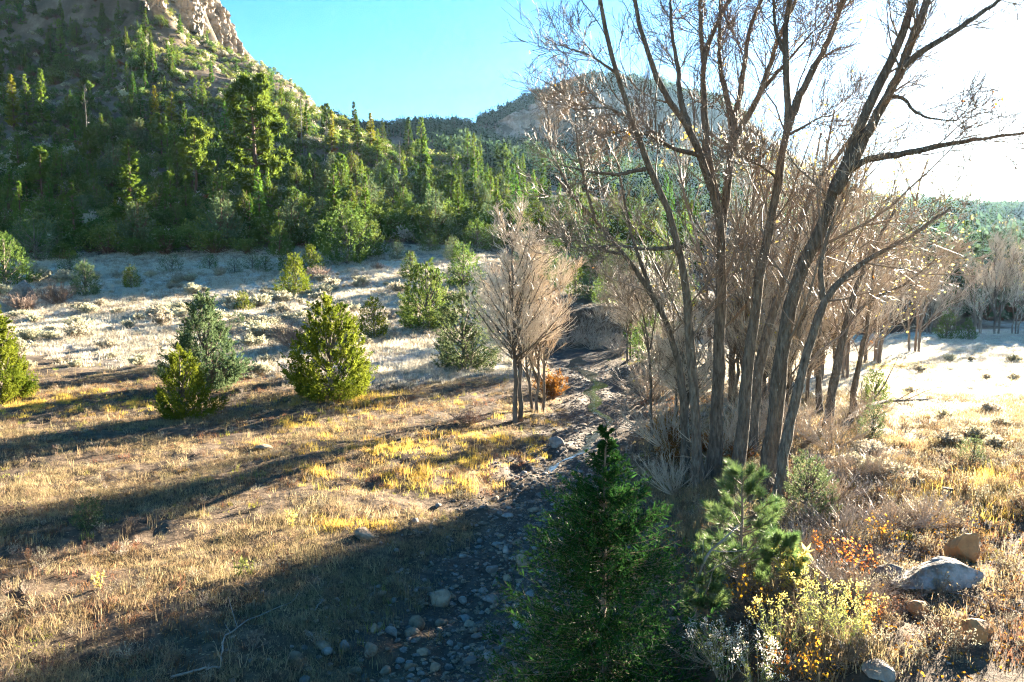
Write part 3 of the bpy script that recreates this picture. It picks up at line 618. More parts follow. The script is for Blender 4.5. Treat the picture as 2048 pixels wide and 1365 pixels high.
p = np.concatenate([polar(900, 560, 1000, 480, 700), polar(700, 960, 1480, 660, 740), polar(700, 960, 1500, 400, 610), polar(900, 1250, 1900, 240, 620), polar(420, 880, 1350, 255, 430)])
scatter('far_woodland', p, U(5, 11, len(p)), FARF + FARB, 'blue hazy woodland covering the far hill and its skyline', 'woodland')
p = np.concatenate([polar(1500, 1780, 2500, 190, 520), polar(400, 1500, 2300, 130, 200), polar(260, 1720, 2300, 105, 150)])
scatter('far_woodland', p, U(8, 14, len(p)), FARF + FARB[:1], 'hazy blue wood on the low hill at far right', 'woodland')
p = polar(7500, -250, 1000, 122, 330)
scrub = [joined('scrub', *bush(420+i, nc=12, nn=12, lf=.22), M['shrub'], M[k]) for i, k in enumerate(['sage', 'pinyon', 'pinyon', 'rabbit', 'pinyon'])]
scatter('hillside_scrub', p, U(1.0, 3.2, len(p)), scrub, 'low dry scrub speckling the steep left slope', 'scrub')

# ------------------------------------------------------------------ junipers of the meadow
def jun(u, v, vt, wpx, mat, label, seed, npl=230, nsp=48, group='junipers in the left meadow', dmin=8, **k):
    p = at(u, v, dmin); h = (v-vt)/FPX*p[1]*1.03; wd = wpx/FPX*p[1]*1.2
    tr, cr = juniper(seed, wd/h, npl, nsp, fine=1.4 if wpx > 100 and v > 600 else .7, **({} if wpx > 100 and v > 600 else dict(sp=.030)), **k); p[2] -= .03*h
    return thing('juniper_tree', parts(tr, cr, M['bark'], M[mat]), p, h, 0, label, 'juniper tree', group)
jun(0, 805, 606, 128, 'juni_y', 'bright yellow-green juniper cut off by the left edge', 1, 300, 60)
jun(366, 838, 688, 112, 'juni_y', 'yellow-green juniper in front of the taller grey-green one', 2, 300, 60, shape=.6)
jun(415, 775, 574, 150, 'juni_b', 'tall grey-green juniper behind the small yellow-green one', 3, 300, 56)
jun(660, 795, 588, 170, 'juni_y', 'big bright teardrop juniper in the middle of the meadow', 4, 380, 64, shape=.62)
jun(748, 678, 590, 64, 'juni_y', 'small rounded juniper just right of the big bright one', 5, 200, 40, shape=.5)
jun(856, 660, 514, 118, 'juni_g', 'full green juniper behind the open grey-green one', 6, 300, 50, shape=.6)
jun(926, 738, 564, 146, 'juni_b', 'open grey-green juniper with its dark trunk showing', 7, 260, 46, open_=.35, shape=.6)
jun(926, 575, 478, 76, 'juni_g', 'rounded juniper left of the bare tree top', 8, 220, 36, shape=.5)
jun(822, 558, 497, 42, 'juni_g', 'dark narrow juniper beside the frosty clearing', 9, 180, 32)
jun(592, 590, 504, 74, 'juni_y', 'conical sunlit juniper at the back of the meadow', 10, 220, 40)
jun(620, 548, 481, 50, 'juni_y', 'yellow juniper just behind and right of the conical one', 11, 200, 32)
jun(579, 545, 484, 40, 'juni_g', 'narrow juniper just behind the conical one', 12, 160, 32)
jun(262, 578, 530, 38, 'juni_y', 'little round sunlit juniper at the meadow edge', 13, 160, 30, shape=.5)
jun(172, 595, 515, 62, 'juni_b', 'conical grey-green juniper right of the boulder', 14, 200, 36)
jun(10, 575, 465, 84, 'juni_g', 'large juniper behind the boulder at the left edge', 15, 220, 40, shape=.5)
jun(487, 622, 580, 36, 'juni_y', 'tiny juniper in the frosted grass', 16, 140, 28, shape=.45)
jun(477, 655, 622, 38, 'juni_b', 'low grey bush behind the tall grey-green juniper', 17, 120, 26, shape=.4)
jun(696, 528, 405, 108, 'juni_g', 'broad rounded juniper at the forest edge behind the clearing', 18, 260, 40, shape=.42)
jun(740, 515, 420, 60, 'juni_g', 'tall juniper right of the broad rounded one', 19, 200, 30, shape=.6)
jun(75, 522, 428, 110, 'juni_b', 'dark rounded juniper at the foot of the left slope', 20, 220, 34, shape=.42)
jun(955, 500, 438, 66, 'juni_g', 'rounded juniper above the bare tree, left of a pair', 21, 180, 30, shape=.42)
jun(985, 500, 443, 50, 'juni_g', 'rounded juniper above the bare tree, right of a pair', 22, 160, 30, shape=.42)
jun(1054, 470, 408, 36, 'juni_g', 'pointed juniper showing above the bare tree crown', 23, 140, 28)
jun(178, 1058, 990, 66, 'juni_b', 'small round green bush in the left foreground grass', 24, 160, 50, shape=.3)
jun(1195, 560, 462, 70, 'juni_g', 'juniper above the head of the shaded wash', 25, 200, 32, shape=.5)
jun(1240, 585, 480, 80, 'juni_b', 'grey juniper behind the cottonwoods near the wash bank', 26, 200, 32, shape=.5)
jun(1320, 610, 470, 80, 'juni_g', 'dim juniper seen through the left cottonwood stems', 27, 200, 32, shape=.5)
for i, (u, v, vt, wp) in enumerate([(470,548,515,42),(530,545,508,38),(505,540,500,40),(140,545,500,50),(345,545,505,60),(420,540,505,46),(795,520,480,40),(860,505,462,50),(905,520,470,44)]):
    jun(u, v, vt, wp, ['juni_b', 'juni_g'][i % 2], 'shaded juniper along the dark forest edge behind the meadow', 40+i, 120, 26, 'shaded junipers along the forest edge', shape=.5)
for i, (u, v, vt, wp) in enumerate([(1085,560,490,60),(1120,575,500,60),(1150,590,520,56),(1180,600,540,50),(1215,610,530,60),(1275,620,530,70),(1110,540,470,60),(1160,545,470,60),(1350,640,540,80),(1050,530,460,50),(1230,560,470,70),(1290,580,480,70)]):
    jun(u, v, vt, wp, ['juni_g', 'juni_b'][i % 2], 'dim juniper on the bank above the bend of the wash', 80+i, 140, 24, 'dim junipers above the bend of the wash', shape=.5)
for (u, v, vt, wp, lab, sd) in [(1300, 722, 610, 70, 'shaded juniper at the right bank of the wash, nearest of three', 120), (1345, 748, 640, 70, 'shaded juniper behind the slim dark sapling', 121), (1275, 692, 600, 60, 'shaded juniper at the right bank of the wash, farthest of three', 122)]:
    jun(u, v, vt, wp, 'juni_g', lab, sd, 150, 26, 'shaded junipers on the right bank of the wash', shape=.5)
RG = 'evergreens by the right field'
jun(1893, 680, 620, 46, 'juni_g', 'bushy juniper at the far edge of the right field', 60, 160, 34, RG, shape=.5)
jun(1936, 680, 630, 34, 'juni_g', 'narrow juniper at the far edge of the right field', 61, 140, 30, RG)
jun(1748, 810, 735, 60, 'juni_g', 'green juniper right of the cottonwood stems', 62, 180, 40, RG, shape=.5)
jun(1945, 932, 868, 62, 'juni_b', 'small thin grey-green juniper in the right field', 63, 90, 34, RG, open_=.2, shape=.4)
jun(1612, 1030, 895, 110, 'juni_b', 'wispy young juniper behind the long-needled pine', 64, 150, 40, RG, open_=.25, shape=.5)
jun(1745, 880, 800, 60, 'juni_b', 'pale wispy sapling by the fallen limb', 65, 90, 30, RG, open_=.3, shape=.5)
tree('fir_tree', FIRP, 1, 1922, 600, 445, 'tall fir standing out against the hazy right hill', 'fir tree', RG, 1.1, dmin=60)
#PART3
# ------------------------------------------------------------------ the big cottonwoods
def poly(pts, d0, d1): 
    ds = np.linspace(d0, d1, len(pts)); return np.array([px(u, v, d) for (u, v), d in zip(pts, ds)])
CG = 'bare cottonwoods on the right bank'
def cottonwood(limbs, label, seed, n1=9, n2=6, n3=5, dens=1.0, roots=True):
    """limbs: (pixel polyline, depth start, depth end, radius start, radius end); the first starts on the ground"""
    P = []; R = []
    for k, (pts, d0, d1, r0, r1) in enumerate(limbs):
        q = poly(pts, d0, d1)
        if k == 0:
            b = q[0].copy(); b[2] = float(terrain(b[0], b[1])) - .25
            if q[0][2] > b[2] + .3: q = np.concatenate([[b], q])
            else: q[0] = b
        q = resample(q, 22); q[1:-1] += rng.normal(size=(20, 3))*r0*.10; P.append(q); rr = np.linspace(r0, r1, 22)
        if k == 0: rr = rr + r0*.35*np.exp(-np.arange(22)/.9)
        R.append(rr*(1+.05*rng.normal(size=22)))
    P, R = np.array(P), np.array(R); org = P[0, 0].copy(); P = P - org
    tr = Geo(); tr.add(*tubes(P, R, 10)); br = Geo(); cr = Geo()
    B, RB = grow(P, R, int(n1*dens*1.5), (.3, 1), (.12, .42), (.35, 1.0), .10, .15, 9, .26, .007, lmin=1.3); br.add(*tubes(B, RB, 5))
    C, RC = grow(B, RB, n2+2, (.1, 1), (.3, .7), (.4, 1.0), .10, .16, 6, .6, .0055, lmin=.6); br.add(*tubes(C, RC, 3))
    D, RD = grow(C, RC, n3+1, (.1, 1), (.35, .8), (.3, .9), .12, .17, 4, .7, .0045, lmin=.3); cr.add(*tubes(D, RD, 3))
    lf = D[:, -1][U(size=len(D)) < .0012]
    e = thing('cottonwood_tree', [('trunk', tr.mesh('trunk', M['bark'], True)), ('branches', br.mesh('branches', M['twig_d'], True)), ('crown', cr.mesh('crown', M['twig_d' if seed in (1, 2, 3, 4) else 'twig']))], org, 1, 0, label, 'cottonwood', CG)  # crowns against the sky: backlit silhouette put into the darker twig colour
    if len(lf): 
        g = Geo(); g.add(*leaves(np.repeat(lf, 2, 0), rng.normal(size=(len(lf)*2, 3)) - [0, 0, .5], .09, .035)); link('leaves', g.mesh('leaves', M['orange']), e)
    return e
cottonwood([([(1398,985),(1393,880),(1388,760),(1380,640),(1370,558),(1362,492),(1337,427),(1317,377),(1296,328),(1271,263),(1255,205),(1235,148),(1214,90),(1202,41),(1190,-60)], 20, 18, .15, .04),
  ([(1300,335),(1240,350),(1180,345),(1120,330)], 19, 17.5, .06, .015), ([(1296,328),(1270,240),(1215,215),(1150,220)], 19, 18, .05, .012),
  ([(1362,492),(1300,500),(1230,490),(1150,497)], 19.5, 18, .06, .012), ([(1235,148),(1180,110),(1130,95)], 18.5, 18, .04, .01)],
  'leftmost big cottonwood, single stem arching up to the left', 1, 6, 5, 5)
cottonwood([([(1425,1000),(1432,880),(1440,720),(1444,558),(1442,472),(1436,402),(1419,345),(1407,312),(1378,254),(1354,230),(1329,193),(1304,135),(1284,82),(1267,0),(1255,-60)], 20.5, 19, .21, .04),
  ([(1436,402),(1419,340),(1411,262),(1407,197),(1407,115),(1419,82),(1436,41),(1480,-40)], 20.2, 21, .12, .04), ([(1407,125),(1402,60),(1398,-30)], 20.8, 21, .08, .03),
  ([(1442,472),(1450,410),(1460,340),(1468,246),(1485,164),(1493,103),(1501,41),(1534,-20)], 20.2, 20.6, .125, .04), ([(1460,330),(1464,287),(1493,238),(1522,185),(1542,123),(1563,62),(1583,20),(1610,-40)], 20.3, 20, .10, .04),
  ([(1466,250),(1452,185),(1440,140),(1438,82),(1442,-30)], 20.4, 21, .09, .03), ([(1378,254),(1360,200),(1358,140),(1344,80),(1340,-20)], 19.6, 20, .08, .03),
  ([(1407,312),(1350,300),(1300,270),(1240,262)], 19.8, 18.5, .07, .015), ([(1522,185),(1560,140),(1620,70),(1660,30)], 20.2, 20, .05, .015)],
  'thickest cottonwood of the cluster, fanning into many tall limbs', 2, 8, 5, 5)
cottonwood([([(1478,950),(1485,850),(1500,700),(1518,558),(1538,443),(1559,361),(1575,267),(1579,205),(1571,144),(1569,82),(1571,33),(1590,-50)], 19, 18.5, .175, .055),
  ([(1575,262),(1588,222),(1604,181),(1624,144),(1653,90),(1674,41),(1700,-40)], 18.7, 18.2, .11, .04), ([(1577,270),(1605,255),(1640,235),(1665,232)], 18.7, 18, .04, .012), ([(1575,120),(1550,60),(1545,-20)], 18.6, 18.6, .06, .02),
  ([(1559,361),(1520,330),(1490,320)], 18.8, 18, .04, .012)],
  'dark cottonwood stem forking into a Y high against the sky', 3, 8)
cottonwood([([(1540,955),(1548,830),(1565,700),(1588,558),(1641,460),(1670,382),(1690,335),(1704,279),(1737,217),(1770,160),(1803,74),(1845,-40)], 17.5, 16.5, .225, .07),
  ([(1668,385),(1700,330),(1737,262),(1770,205),(1790,168),(1815,107),(1870,-40)], 16.9, 16.3, .135, .07), ([(1800,140),(1820,120),(1852,98),(1913,62),(2000,0),(2060,-40)], 16.4, 16, .08, .03),
  ([(1690,345),(1704,336),(1737,316),(1778,314),(1860,295),(1983,275),(2080,262)], 16.8, 16, .09, .02), ([(1780,192),(1811,197),(1823,221),(1860,238),(1913,242)], 16.4, 16, .045, .012)],
  'massive cottonwood leaning right with twin limbs toward the sun', 4, 7)
cottonwood([([(1556,995),(1571,872),(1592,801),(1610,717),(1638,625),(1663,566),(1698,545),(1790,490),(1900,420)], 16.5, 17, .15, .03), ([(1645,600),(1640,520),(1665,450),(1690,380)], 16.8, 17, .07, .02)],
  'dark crooked cottonwood stem bending right at mid height', 5, 8)
cottonwood([([(1502,890),(1512,780),(1522,717),(1550,608),(1582,520),(1594,470),(1614,390),(1680,303),(1720,250)], 21, 22, .18, .04)],
  'slender cottonwood stem just behind the massive leaning one', 6, 8)
cottonwood([([(1652,860),(1661,800),(1674,729),(1701,607),(1735,520),(1790,420)], 24, 25, .17, .04), ([(1690,650),(1740,600),(1810,570),(1870,520)], 24.4, 24, .07, .02)],
  'leaning stem at the right end of the cluster', 7, 9)
cottonwood([([(1706,800),(1715,740),(1728,682),(1740,600),(1752,500)], 27, 27, .13, .03)], 'thin upright stem right of the cluster, near the green juniper', 8, 9)
cottonwood([([(1640,800),(1632,720),(1640,640),(1660,540),(1650,430)], 28, 29, .13, .03)], 'thin stem standing behind the dark crooked one', 9, 9)
cottonwood([([(1372,900),(1365,760),(1340,660),(1300,580),(1250,510),(1190,440),(1150,400),(1110,350)], 22, 21, .14, .03), ([(1250,510),(1200,500),(1120,470)], 21.4, 21, .05, .012), ([(1300,580),(1262,470),(1245,380),(1230,300)], 21.6, 21.5, .06, .015), ([(1190,440),(1160,330),(1150,240),(1155,200)], 21.2, 21, .05, .01), ([(1150,400),(1100,300),(1095,220)], 21, 21, .04, .01)],
  'low cottonwood limb sweeping out left over the wash', 10, 7, 5, 5)
cottonwood([([(1303,880),(1302,800),(1300,720),(1290,640),(1270,590)], 27, 27, .07, .02), ([(1300,720),(1285,650),(1240,600),(1225,560)], 27, 27, .03, .01), ([(1300,700),(1310,640),(1330,580)], 27, 27, .03, .01)], 'slim dark sapling trunk on the right edge of the wash', 11, 14)
# bare tree with twin trunks beside the wash, thicket behind
tw = dict(rt=.0013)
def bare(u, v, vt, wk, label, seed, mats, group='bare trees of the thicket', dmin=8, leafy=0, **k):
    p = at(u, v, dmin); h = (v-vt)/FPX*p[1]; p[2] -= .1
    tr, cr, tips = baretree(seed, **k); pr = [('trunk', tr.mesh('trunk', M['bark'] if mats[0] == 'bark' else M[mats[0]], True)), ('crown', cr.mesh('crown', M[mats[1]]))]
    if leafy:
        t = tips[U(size=len(tips)) < leafy]; g = Geo(); g.add(*leaves(t, rng.normal(size=(len(t), 3)) - [0, 0, .4], .014, .005)); pr.append(('leaves', g.mesh('leaves', M['flower'])))
    return thing('bare_tree', pr, p, (h*wk, h*wk, h), 0, label, 'bare tree', group), pr
_, BP0 = bare(1035, 845, 452, 1.15, 'round crowned bare tree beside the wash, pale trunk', 501, ('bark', 'twig_p'), ang=(.45, 1.0), stems=2, spread=.08, n1=44, n2=8, n3=7, r0=.013, bare=.30, rt=.0010, up=.10, rise=.16)
_, BP1 = bare(1075, 825, 520, 1.1, 'dark trunked bare tree behind the round crowned one', 502, ('bark', 'twig'), stems=3, spread=.2, n1=18, n2=8, n3=7, r0=.011, bare=.2, rt=.0010)
_, BP2 = bare(1560, 785, 212, 1.05, 'tall pinkish bare tree in the middle of the thicket', 503, ('twig_d', 'twig_p'), stems=4, spread=.22, n1=14, n2=7, n3=6, r0=.008, bare=.12, rt=.00036, thin=.6, leafy=.06)
_, BP3 = bare(1450, 825, 250, 1.0, 'bare tree with a few yellow leaves at its top, left in the thicket', 504, ('twig_d', 'twig_p'), stems=3, spread=.2, n1=14, n2=7, n3=6, r0=.008, bare=.12, rt=.00036, thin=.6, leafy=.12)
def again(pr, u, v, vt, wk, label, rz, dmin=8, group='bare trees of the thicket'):
    p = at(u, v, dmin); h = (v-vt)/FPX*p[1]; p[2] -= .1; return thing('bare_tree', pr, p, (h*wk, h*wk, h), rz, label, 'bare tree', group)
again(BP2, 1655, 755, 265, 1.1, 'wide bare tree of the thicket, right of the tall pinkish one', 1.3)
again(BP3, 1745, 726, 320, 1.2, 'bare tree at the right end of the thicket', 2.1)
again(BP2, 1330, 690, 505, 1.3, 'bare tree of the thicket behind the leftmost cottonwood', 3.3)
again(BP1, 1510, 830, 440, 1.4, 'lower bare tree in front of the thicket', 4.0)
again(BP1, 1650, 810, 470, 1.4, 'lower bare tree behind the leaning cottonwood', 5.2)
again(BP3, 1825, 705, 410, 1.2, 'low spreading bare tree at the left of the right field', .6)
again(BP3, 1605, 800, 330, 1.0, 'bare tree between the tall pinkish one and the wide one', 1.9)
again(BP2, 1505, 832, 380, 1.0, 'bare tree left of the tall pinkish one', .4)
again(BP3, 1700, 760, 360, 1.1, 'bare tree in the right half of the thicket, toward the sun', 2.9)
again(BP0, 1322, 790, 630, 1.2, 'low twiggy tree added on the right bank to shade the wash', 5.1)  # added for the shadow it throws across the wash
again(BP0, 1352, 838, 660, 1.2, 'low twiggy tree added nearest the water to shade the wash', .2)  # also added to darken the wash with its shadow
again(BP0, 1470, 792, 560, 1.4, 'dense low bare tree behind the thickest cottonwood', .9)
again(BP0, 1575, 765, 540, 1.4, 'dense low bare tree behind the massive leaning trunk', 1.7)
again(BP0, 1380, 865, 640, 1.4, 'dense twiggy growth at the left foot of the cottonwoods', 2.6)
again(BP0, 1690, 740, 520, 1.4, 'dense low bare tree right of the crooked stem', 3.8)
again(BP0, 1258, 720, 545, 1.1, 'pale bushy bare tree on the far bank of the wash', 2.5)
again(BP1, 1560, 850, 560, 1.5, 'low twiggy tree between the middle stems', 2.0)
FGp = 'hazy bare trees at the far side of the right field'
for i, (u, vt, wk) in enumerate([(1955, 505, 1.0), (1990, 470, .9), (2030, 500, 1.0), (2060, 450, 1.0), (1860, 540, 1.3), (2110, 480, 1.0), (1905, 560, 1.2)]):
    again([BP2, BP1, BP3][i % 3], u, 668, vt, wk, ['bare tree behind the narrow juniper across the right field', 'tallest slim bare tree across the right field', 'bare tree by the right edge across the field', 'bare tree just outside at the right edge', 'low bare tree at the near end of the far wood', 'bare tree beyond the right edge', 'low bare tree behind the bushy juniper'][i], i*1.1, 60, FGp)
# shrubs
def shrubparts(seed, mat, leaf=None, lf=.05, nl=2, **k):
    g, tips = stemshrub(seed, **k); pr = [('stems', g.mesh('stems', M[mat]))]
    if leaf:
        t = np.repeat(tips.reshape(-1, 3), nl, 0); h = Geo(); h.add(*leaves(t + rng.normal(size=t.shape)*.01, rng.normal(size=t.shape)*.6 + [0, 0, .8], lf*U(.6, 1.3, len(t)), lf*.2)); pr.append(('foliage', h.mesh('foliage', M[leaf])))
    return pr
def shrub(name, pr, u, v, hpx, wk, label, group=None, dmin=8):
    p = at(u, v, dmin); h = hpx/FPX*p[1]; p[2] -= .04*h; return thing(name, pr, p, (h*wk, h*wk, h), U(0, 6.28), label, 'shrub', group)
SH = [shrubparts(600+i, 'shrub', n=60, n2=8, spread=.8, n3=3, rt=.004) for i in range(2)]
shrub('bare_shrub', SH[0], 115, 612, 52, 1.0, 'purplish brown bare shrub right of the grey boulder')
shrub('bare_shrub', SH[1], 45, 622, 40, 1.2, 'bare shrub in front of the grey boulder')
shrub('bare_shrub', SH[1], 455, 770, 70, .9, 'dark bare shrub at the foot of the tall grey-green juniper')
shrub('bare_shrub', SH[0], 590, 700, 60, 1.0, 'bare shrub left of the big bright juniper')
shrub('bare_shrub', SH[0], 935, 850, 34, 1.6, 'low brown shrub left of the bare tree trunk')
shrub('bare_shrub', SH[1], 755, 540, 16, 1.2, 'dark little shrub in the frosty clearing')
shrub('bare_shrub', SH[0], 635, 560, 30, 1.3, 'bare shrub beside the conical sunlit juniper')
OKs = shrubparts(610, 'shrub', 'oak', n=60, n2=8, spread=.7, lf=.07, nl=2)
shrub('rust_shrub', OKs, 1105, 800, 60, .9, 'rust coloured shrub behind the bare tree trunks')
BR = shrubparts(612, 'twig', n=38, n2=5, n3=2, spread=1.0, rt=.003, r0=.009)
for i, (u, v, hp, wk) in enumerate([(1340,900,120,1),(1440,930,120,1),(1500,900,110,1),(1600,880,110,1.2),(1660,900,90,1.2),(1720,850,80,1.2),(1290,800,90,1.2),(1380,800,100,1.2),(1475,830,100,1.3),(1690,960,80,1.2),(1350,990,100,1.0)]):
    shrub('bare_shrub', BR, u, v, hp, wk, 'tangled pale brush among the cottonwood stems', 'brush under the cottonwoods')
for i, (u, v) in enumerate([(1150,690),(1185,700),(1215,690),(1170,670),(1240,710),(1125,700),(1200,660)]):
    shrub('bare_shrub', BR, u, v, 45, 1.2, 'dim brush on the bank at the bend of the wash', 'brush at the bend of the wash')
for i, (u, v) in enumerate([(1640,1180),(1700,1200),(1780,1060),(1690,1080),(1600,1120),(1660,1010),(1740,960),(1420,1330),(1850,1060)]):
    shrub('bare_shrub', BR, u, v, 80, 1.4, 'tangle of dry stems around the rabbitbrush and boulder', 'dry stems in the right foreground')
BD = shrubparts(614, 'twig_d', n=34, n2=5, n3=2, spread=1.1, rt=.003, r0=.008)
for i, (u, v, hp) in enumerate([(1560,1100,70),(1620,1060,70),(1680,1040,60),(1730,1010,60),(1790,1000,50),(1650,1150,70),(1720,1130,60),(1600,1200,70),(1680,1230,60),(1760,1200,45),(1800,1240,40),(1640,1260,60),(1720,1330,60),(1840,1040,40),(1580,1000,60),(1520,1250,70),(1640,960,60)]):
    shrub('bare_shrub', BD, u, v, hp, 1.5, 'tangled dark brush on the bank in the right foreground', 'dark brush in the right foreground')
for i in range(7):
    shrub('rust_shrub', OKs, U(1300, 1500), U(850, 930), 45, 1.2, 'reddish leafy undergrowth at the foot of the cottonwoods', 'reddish undergrowth')
SG = [shrubparts(620+i, 'shrub', 'sage', n=46, n2=5, spread=.75, lf=.13, nl=2, rt=.006) for i in range(3)]
k = 0
while k < 280:
    u, v = U(-60, 1000), 545 + 225*U()**1.1
    p = at(u, v)
    if p[1] < 37 or p[1] > 118 or abs(p[0]-xc(p[1])) < 4: continue
    if v > 700 and U() < .5: continue
    if fbm(np.array([p[0]*.13]), np.array([p[1]*.13]), o=2)[0] < U(-.25, .25): continue
    h = .35 + 1.0*U()**1.7; p[2] -= .05; k += 1
    lab = 'pale frosted sagebrush in the %s meadow, %s' % ('nearer' if p[1] < 55 else ('middle' if p[1] < 75 else 'farther'), 'left of the tall grey-green juniper' if u < 340 else ('between the two biggest junipers' if u < 575 else ('around the big bright juniper' if u < 760 else 'left of the bare tree')))
    thing('sagebrush', SG[k % 3], p, (h*U(.9, 1.5), h*U(.9, 1.5), h), U(0, 6.28), lab, 'sagebrush', lab)
for i in range(26):
    p = at(U(1700, 2080), U(700, 980)); h = U(.3, .6); p[2] -= .04
    thing('sagebrush', SG[i % 3], p, (h*1.2, h*1.2, h), U(0, 6.28), 'pale sagebrush clump in the right field', 'sagebrush', 'sagebrush of the right field')
# ------------------------------------------------------------------ foreground young conifers
def needlespruce(seed, h, w, nb=300, nbl=13, nn=11):
    r = np.random.default_rng(seed); tr = Geo(); cr = Geo()
    P = np.stack([np.cumsum(r.normal(size=10))*.01, np.cumsum(r.normal(size=10))*.01, np.linspace(-.1, h, 10)], 1)[None]; tr.add(*tubes(P, np.linspace(.055, .008, 10)[None], 7))
    t = np.concatenate([r.uniform(0, 1, nb*3//4)**1.8*.75+.02, r.uniform(.5, .985, nb//5)]); n = len(t); az = r.uniform(0, 6.28, n)
    L = (w/2)*np.interp(t, [0, .15, .4, .7, .82, .92, 1], [.95, 1, .80, .46, .22, .09, .03])*r.uniform(.5, 1.12, n)
    base = np.stack([np.interp(t*h, P[0, :, 2], P[0, :, i]) for i in range(3)], 1); K = 6; s = np.linspace(0, 1, K)
    d0 = nrm(np.stack([np.cos(az), np.sin(az), .12 + .55*t], 1)); B = base[:, None] + (L[:, None]*s)[..., None]*d0[:, None]
    B[..., 2] += L[:, None]*(-.22*s**1.5 + .2*s**3); tr.add(*tubes(B, (.009*(1-.75*s))[None]*(.4+L/w)[:, None], 3))
    C, RC = grow(B, np.full((n, K), .004), nbl, (.15, 1), (.10, .3), (.5, .95), .0, .1, 4, .6, .0012); tr.add(*tubes(C[::3], RC[::3], 3))
    C = np.concatenate([C, np.stack([B[:, k] for k in (2, 3, 4, 5)], 1)])
    m = len(C)*nn; bi = np.repeat(np.arange(len(C)), nn); q = r.uniform(.05, 1, m)*3; k0 = np.minimum(q.astype(int), 2); f = (q-k0)[:, None]
    p = C[bi, k0]*(1-f) + C[bi, k0+1]*f; T = nrm(C[bi, k0+1]-C[bi, k0]); a = nrm(T*.8 + nrm(np.cross(T, r.normal(size=(m, 3))))*.75 + [0, 0, .12])
    cr.add(*leaves(p, a, r.uniform(.028, .05, m), .0055))
    n2 = 24000; bi = r.choice(n, n2, p=L**1.3/(L**1.3).sum()); q = (r.uniform(.1, .95, n2)*(K-1)); k0 = np.minimum(q.astype(int), K-2); f = (q-k0)[:, None]; p = B[bi, k0]*(1-f) + B[bi, k0+1]*f
    T = nrm(B[bi, k0+1]-B[bi, k0]); a = nrm(T*.7 + nrm(np.cross(T, r.normal(size=(n2, 3))))*.8); cr.add(*leaves(p, a, r.uniform(.06, .15, n2), .013)); return tr, cr
p = at(1215, 1365+30, 8); p = np.array([(1213-CU)/FPX*10.4, 10.4, 0]); p[2] = float(terrain(p[0], p[1])) - .05
hs = px(1216, 845, 10.4)[2] - p[2]
thing('young_spruce', parts(*needlespruce(701, hs, 3.9, 900, 14, 9), M['twig_d'], M['spruce']), p, 1, 0, 'dark young spruce standing in the foreground by the wash', 'spruce tree')
def sapling_pine(seed, h, w, nl=30, ntu=5, nn=70):
    r = np.random.default_rng(seed); tr = Geo(); cr = Geo()
    P = np.stack([np.cumsum(r.normal(size=8))*.02, np.cumsum(r.normal(size=8))*.02, np.linspace(-.1, h, 8)], 1)[None]; tr.add(*tubes(P, np.linspace(.05, .012, 8)[None], 7))
    t = r.uniform(.08, .97, nl); az = r.uniform(0, 6.28, nl); L = w*.5*np.interp(t, [0, .3, 1], [.9, 1, .3])*r.uniform(.6, 1.1, nl)
    base = np.stack([np.interp(t*h, P[0, :, 2], P[0, :, i]) for i in range(3)], 1); s = np.linspace(0, 1, 5)
    B = base[:, None] + (L[:, None]*s)[..., None]*nrm(np.stack([np.cos(az), np.sin(az), .25+.4*t], 1))[:, None]; B[..., 2] += .25*L[:, None]*s**2
    tr.add(*tubes(B, (.014*(1-.6*s))[None].repeat(nl, 0), 4))
    C, RC = grow(B, np.full((nl, 5), .008), ntu, (.4, 1), (.2, .4), (.4, .9), .25, .08, 4, .7, .004); tr.add(*tubes(C, RC, 3))
    C = np.concatenate([C, B[:, 1:]]); m = len(C)*nn; bi = np.repeat(np.arange(len(C)), nn); q = (1 + 2*r.uniform(.0, 1, m)**.7); k0 = np.minimum(q.astype(int), 2); q = (q-k0)[:, None]
    T = nrm(C[bi, k0+1]-C[bi, k0]); p = C[bi, k0]*(1-q) + C[bi, k0+1]*q; a = nrm(T*1.0 + r.normal(size=(m, 3))*.42 + [0, 0, .05])
    cr.add(*leaves(p, a, r.uniform(.10, .20, m), .0028)); return tr, cr
for (u, v, vt, wp, lab, sd) in [(1480, 1205, 945, 215, 'young long-needled pine in the foreground under the cottonwoods', 711), (1560, 1190, 1075, 110, 'low long-needled pine tuft beside the rabbitbrush', 712), (1420, 1290, 1120, 110, 'small shaded pine beside the dark spruce', 713)]:
    p = at(u, v); h = (v-vt)/FPX*p[1]; thing('young_pine', parts(*sapling_pine(sd, h, wp/FPX*p[1], nl=26 if sd > 711 else 52), M['twig_d'], M['longneedle']), p, 1, 0, lab, 'pine tree', 'young pines in the foreground')
# ------------------------------------------------------------------ rocks
def rock(name, u, v, wpx, hpx, mat, label, seed, group=None, prof=None, dep=.8, sub=3, cuts=9, rz=0, sink=.38, smooth=False, tilt=None):
    p = at(u, v); k = p[1]/FPX; dims = (wpx*k, wpx*k*dep, hpx*k*1.35); V, F = rockgeo(seed, dims, sub, cuts); g = Geo()
    if prof: V[:, 2] = np.where(V[:, 2] > 0, V[:, 2]*np.interp(V[:, 0]/dims[0]*2, *prof), V[:, 2]*1.2)
    g.add(V, F)
    p[2] += dims[2]*(.5-sink); return thing(name, g.mesh(name, M[mat], smooth), p, 1, rz, label, 'rock', group, tilt)
rock('boulder', 1862, 1172, 225, 60, 'lichen', 'big pale lichen covered boulder with brown broken end', 21, sub=4, cuts=12, dep=.6, sink=.36, prof=([-1, -.5, -.1, .2, .5, .75, 1], [.5, .5, .85, 1.15, 1.1, .9, .8]))
rock('boulder', 1785, 1150, 70, 22, 'lichen', 'low pale rock touching the left end of the big boulder', 22, sub=3)
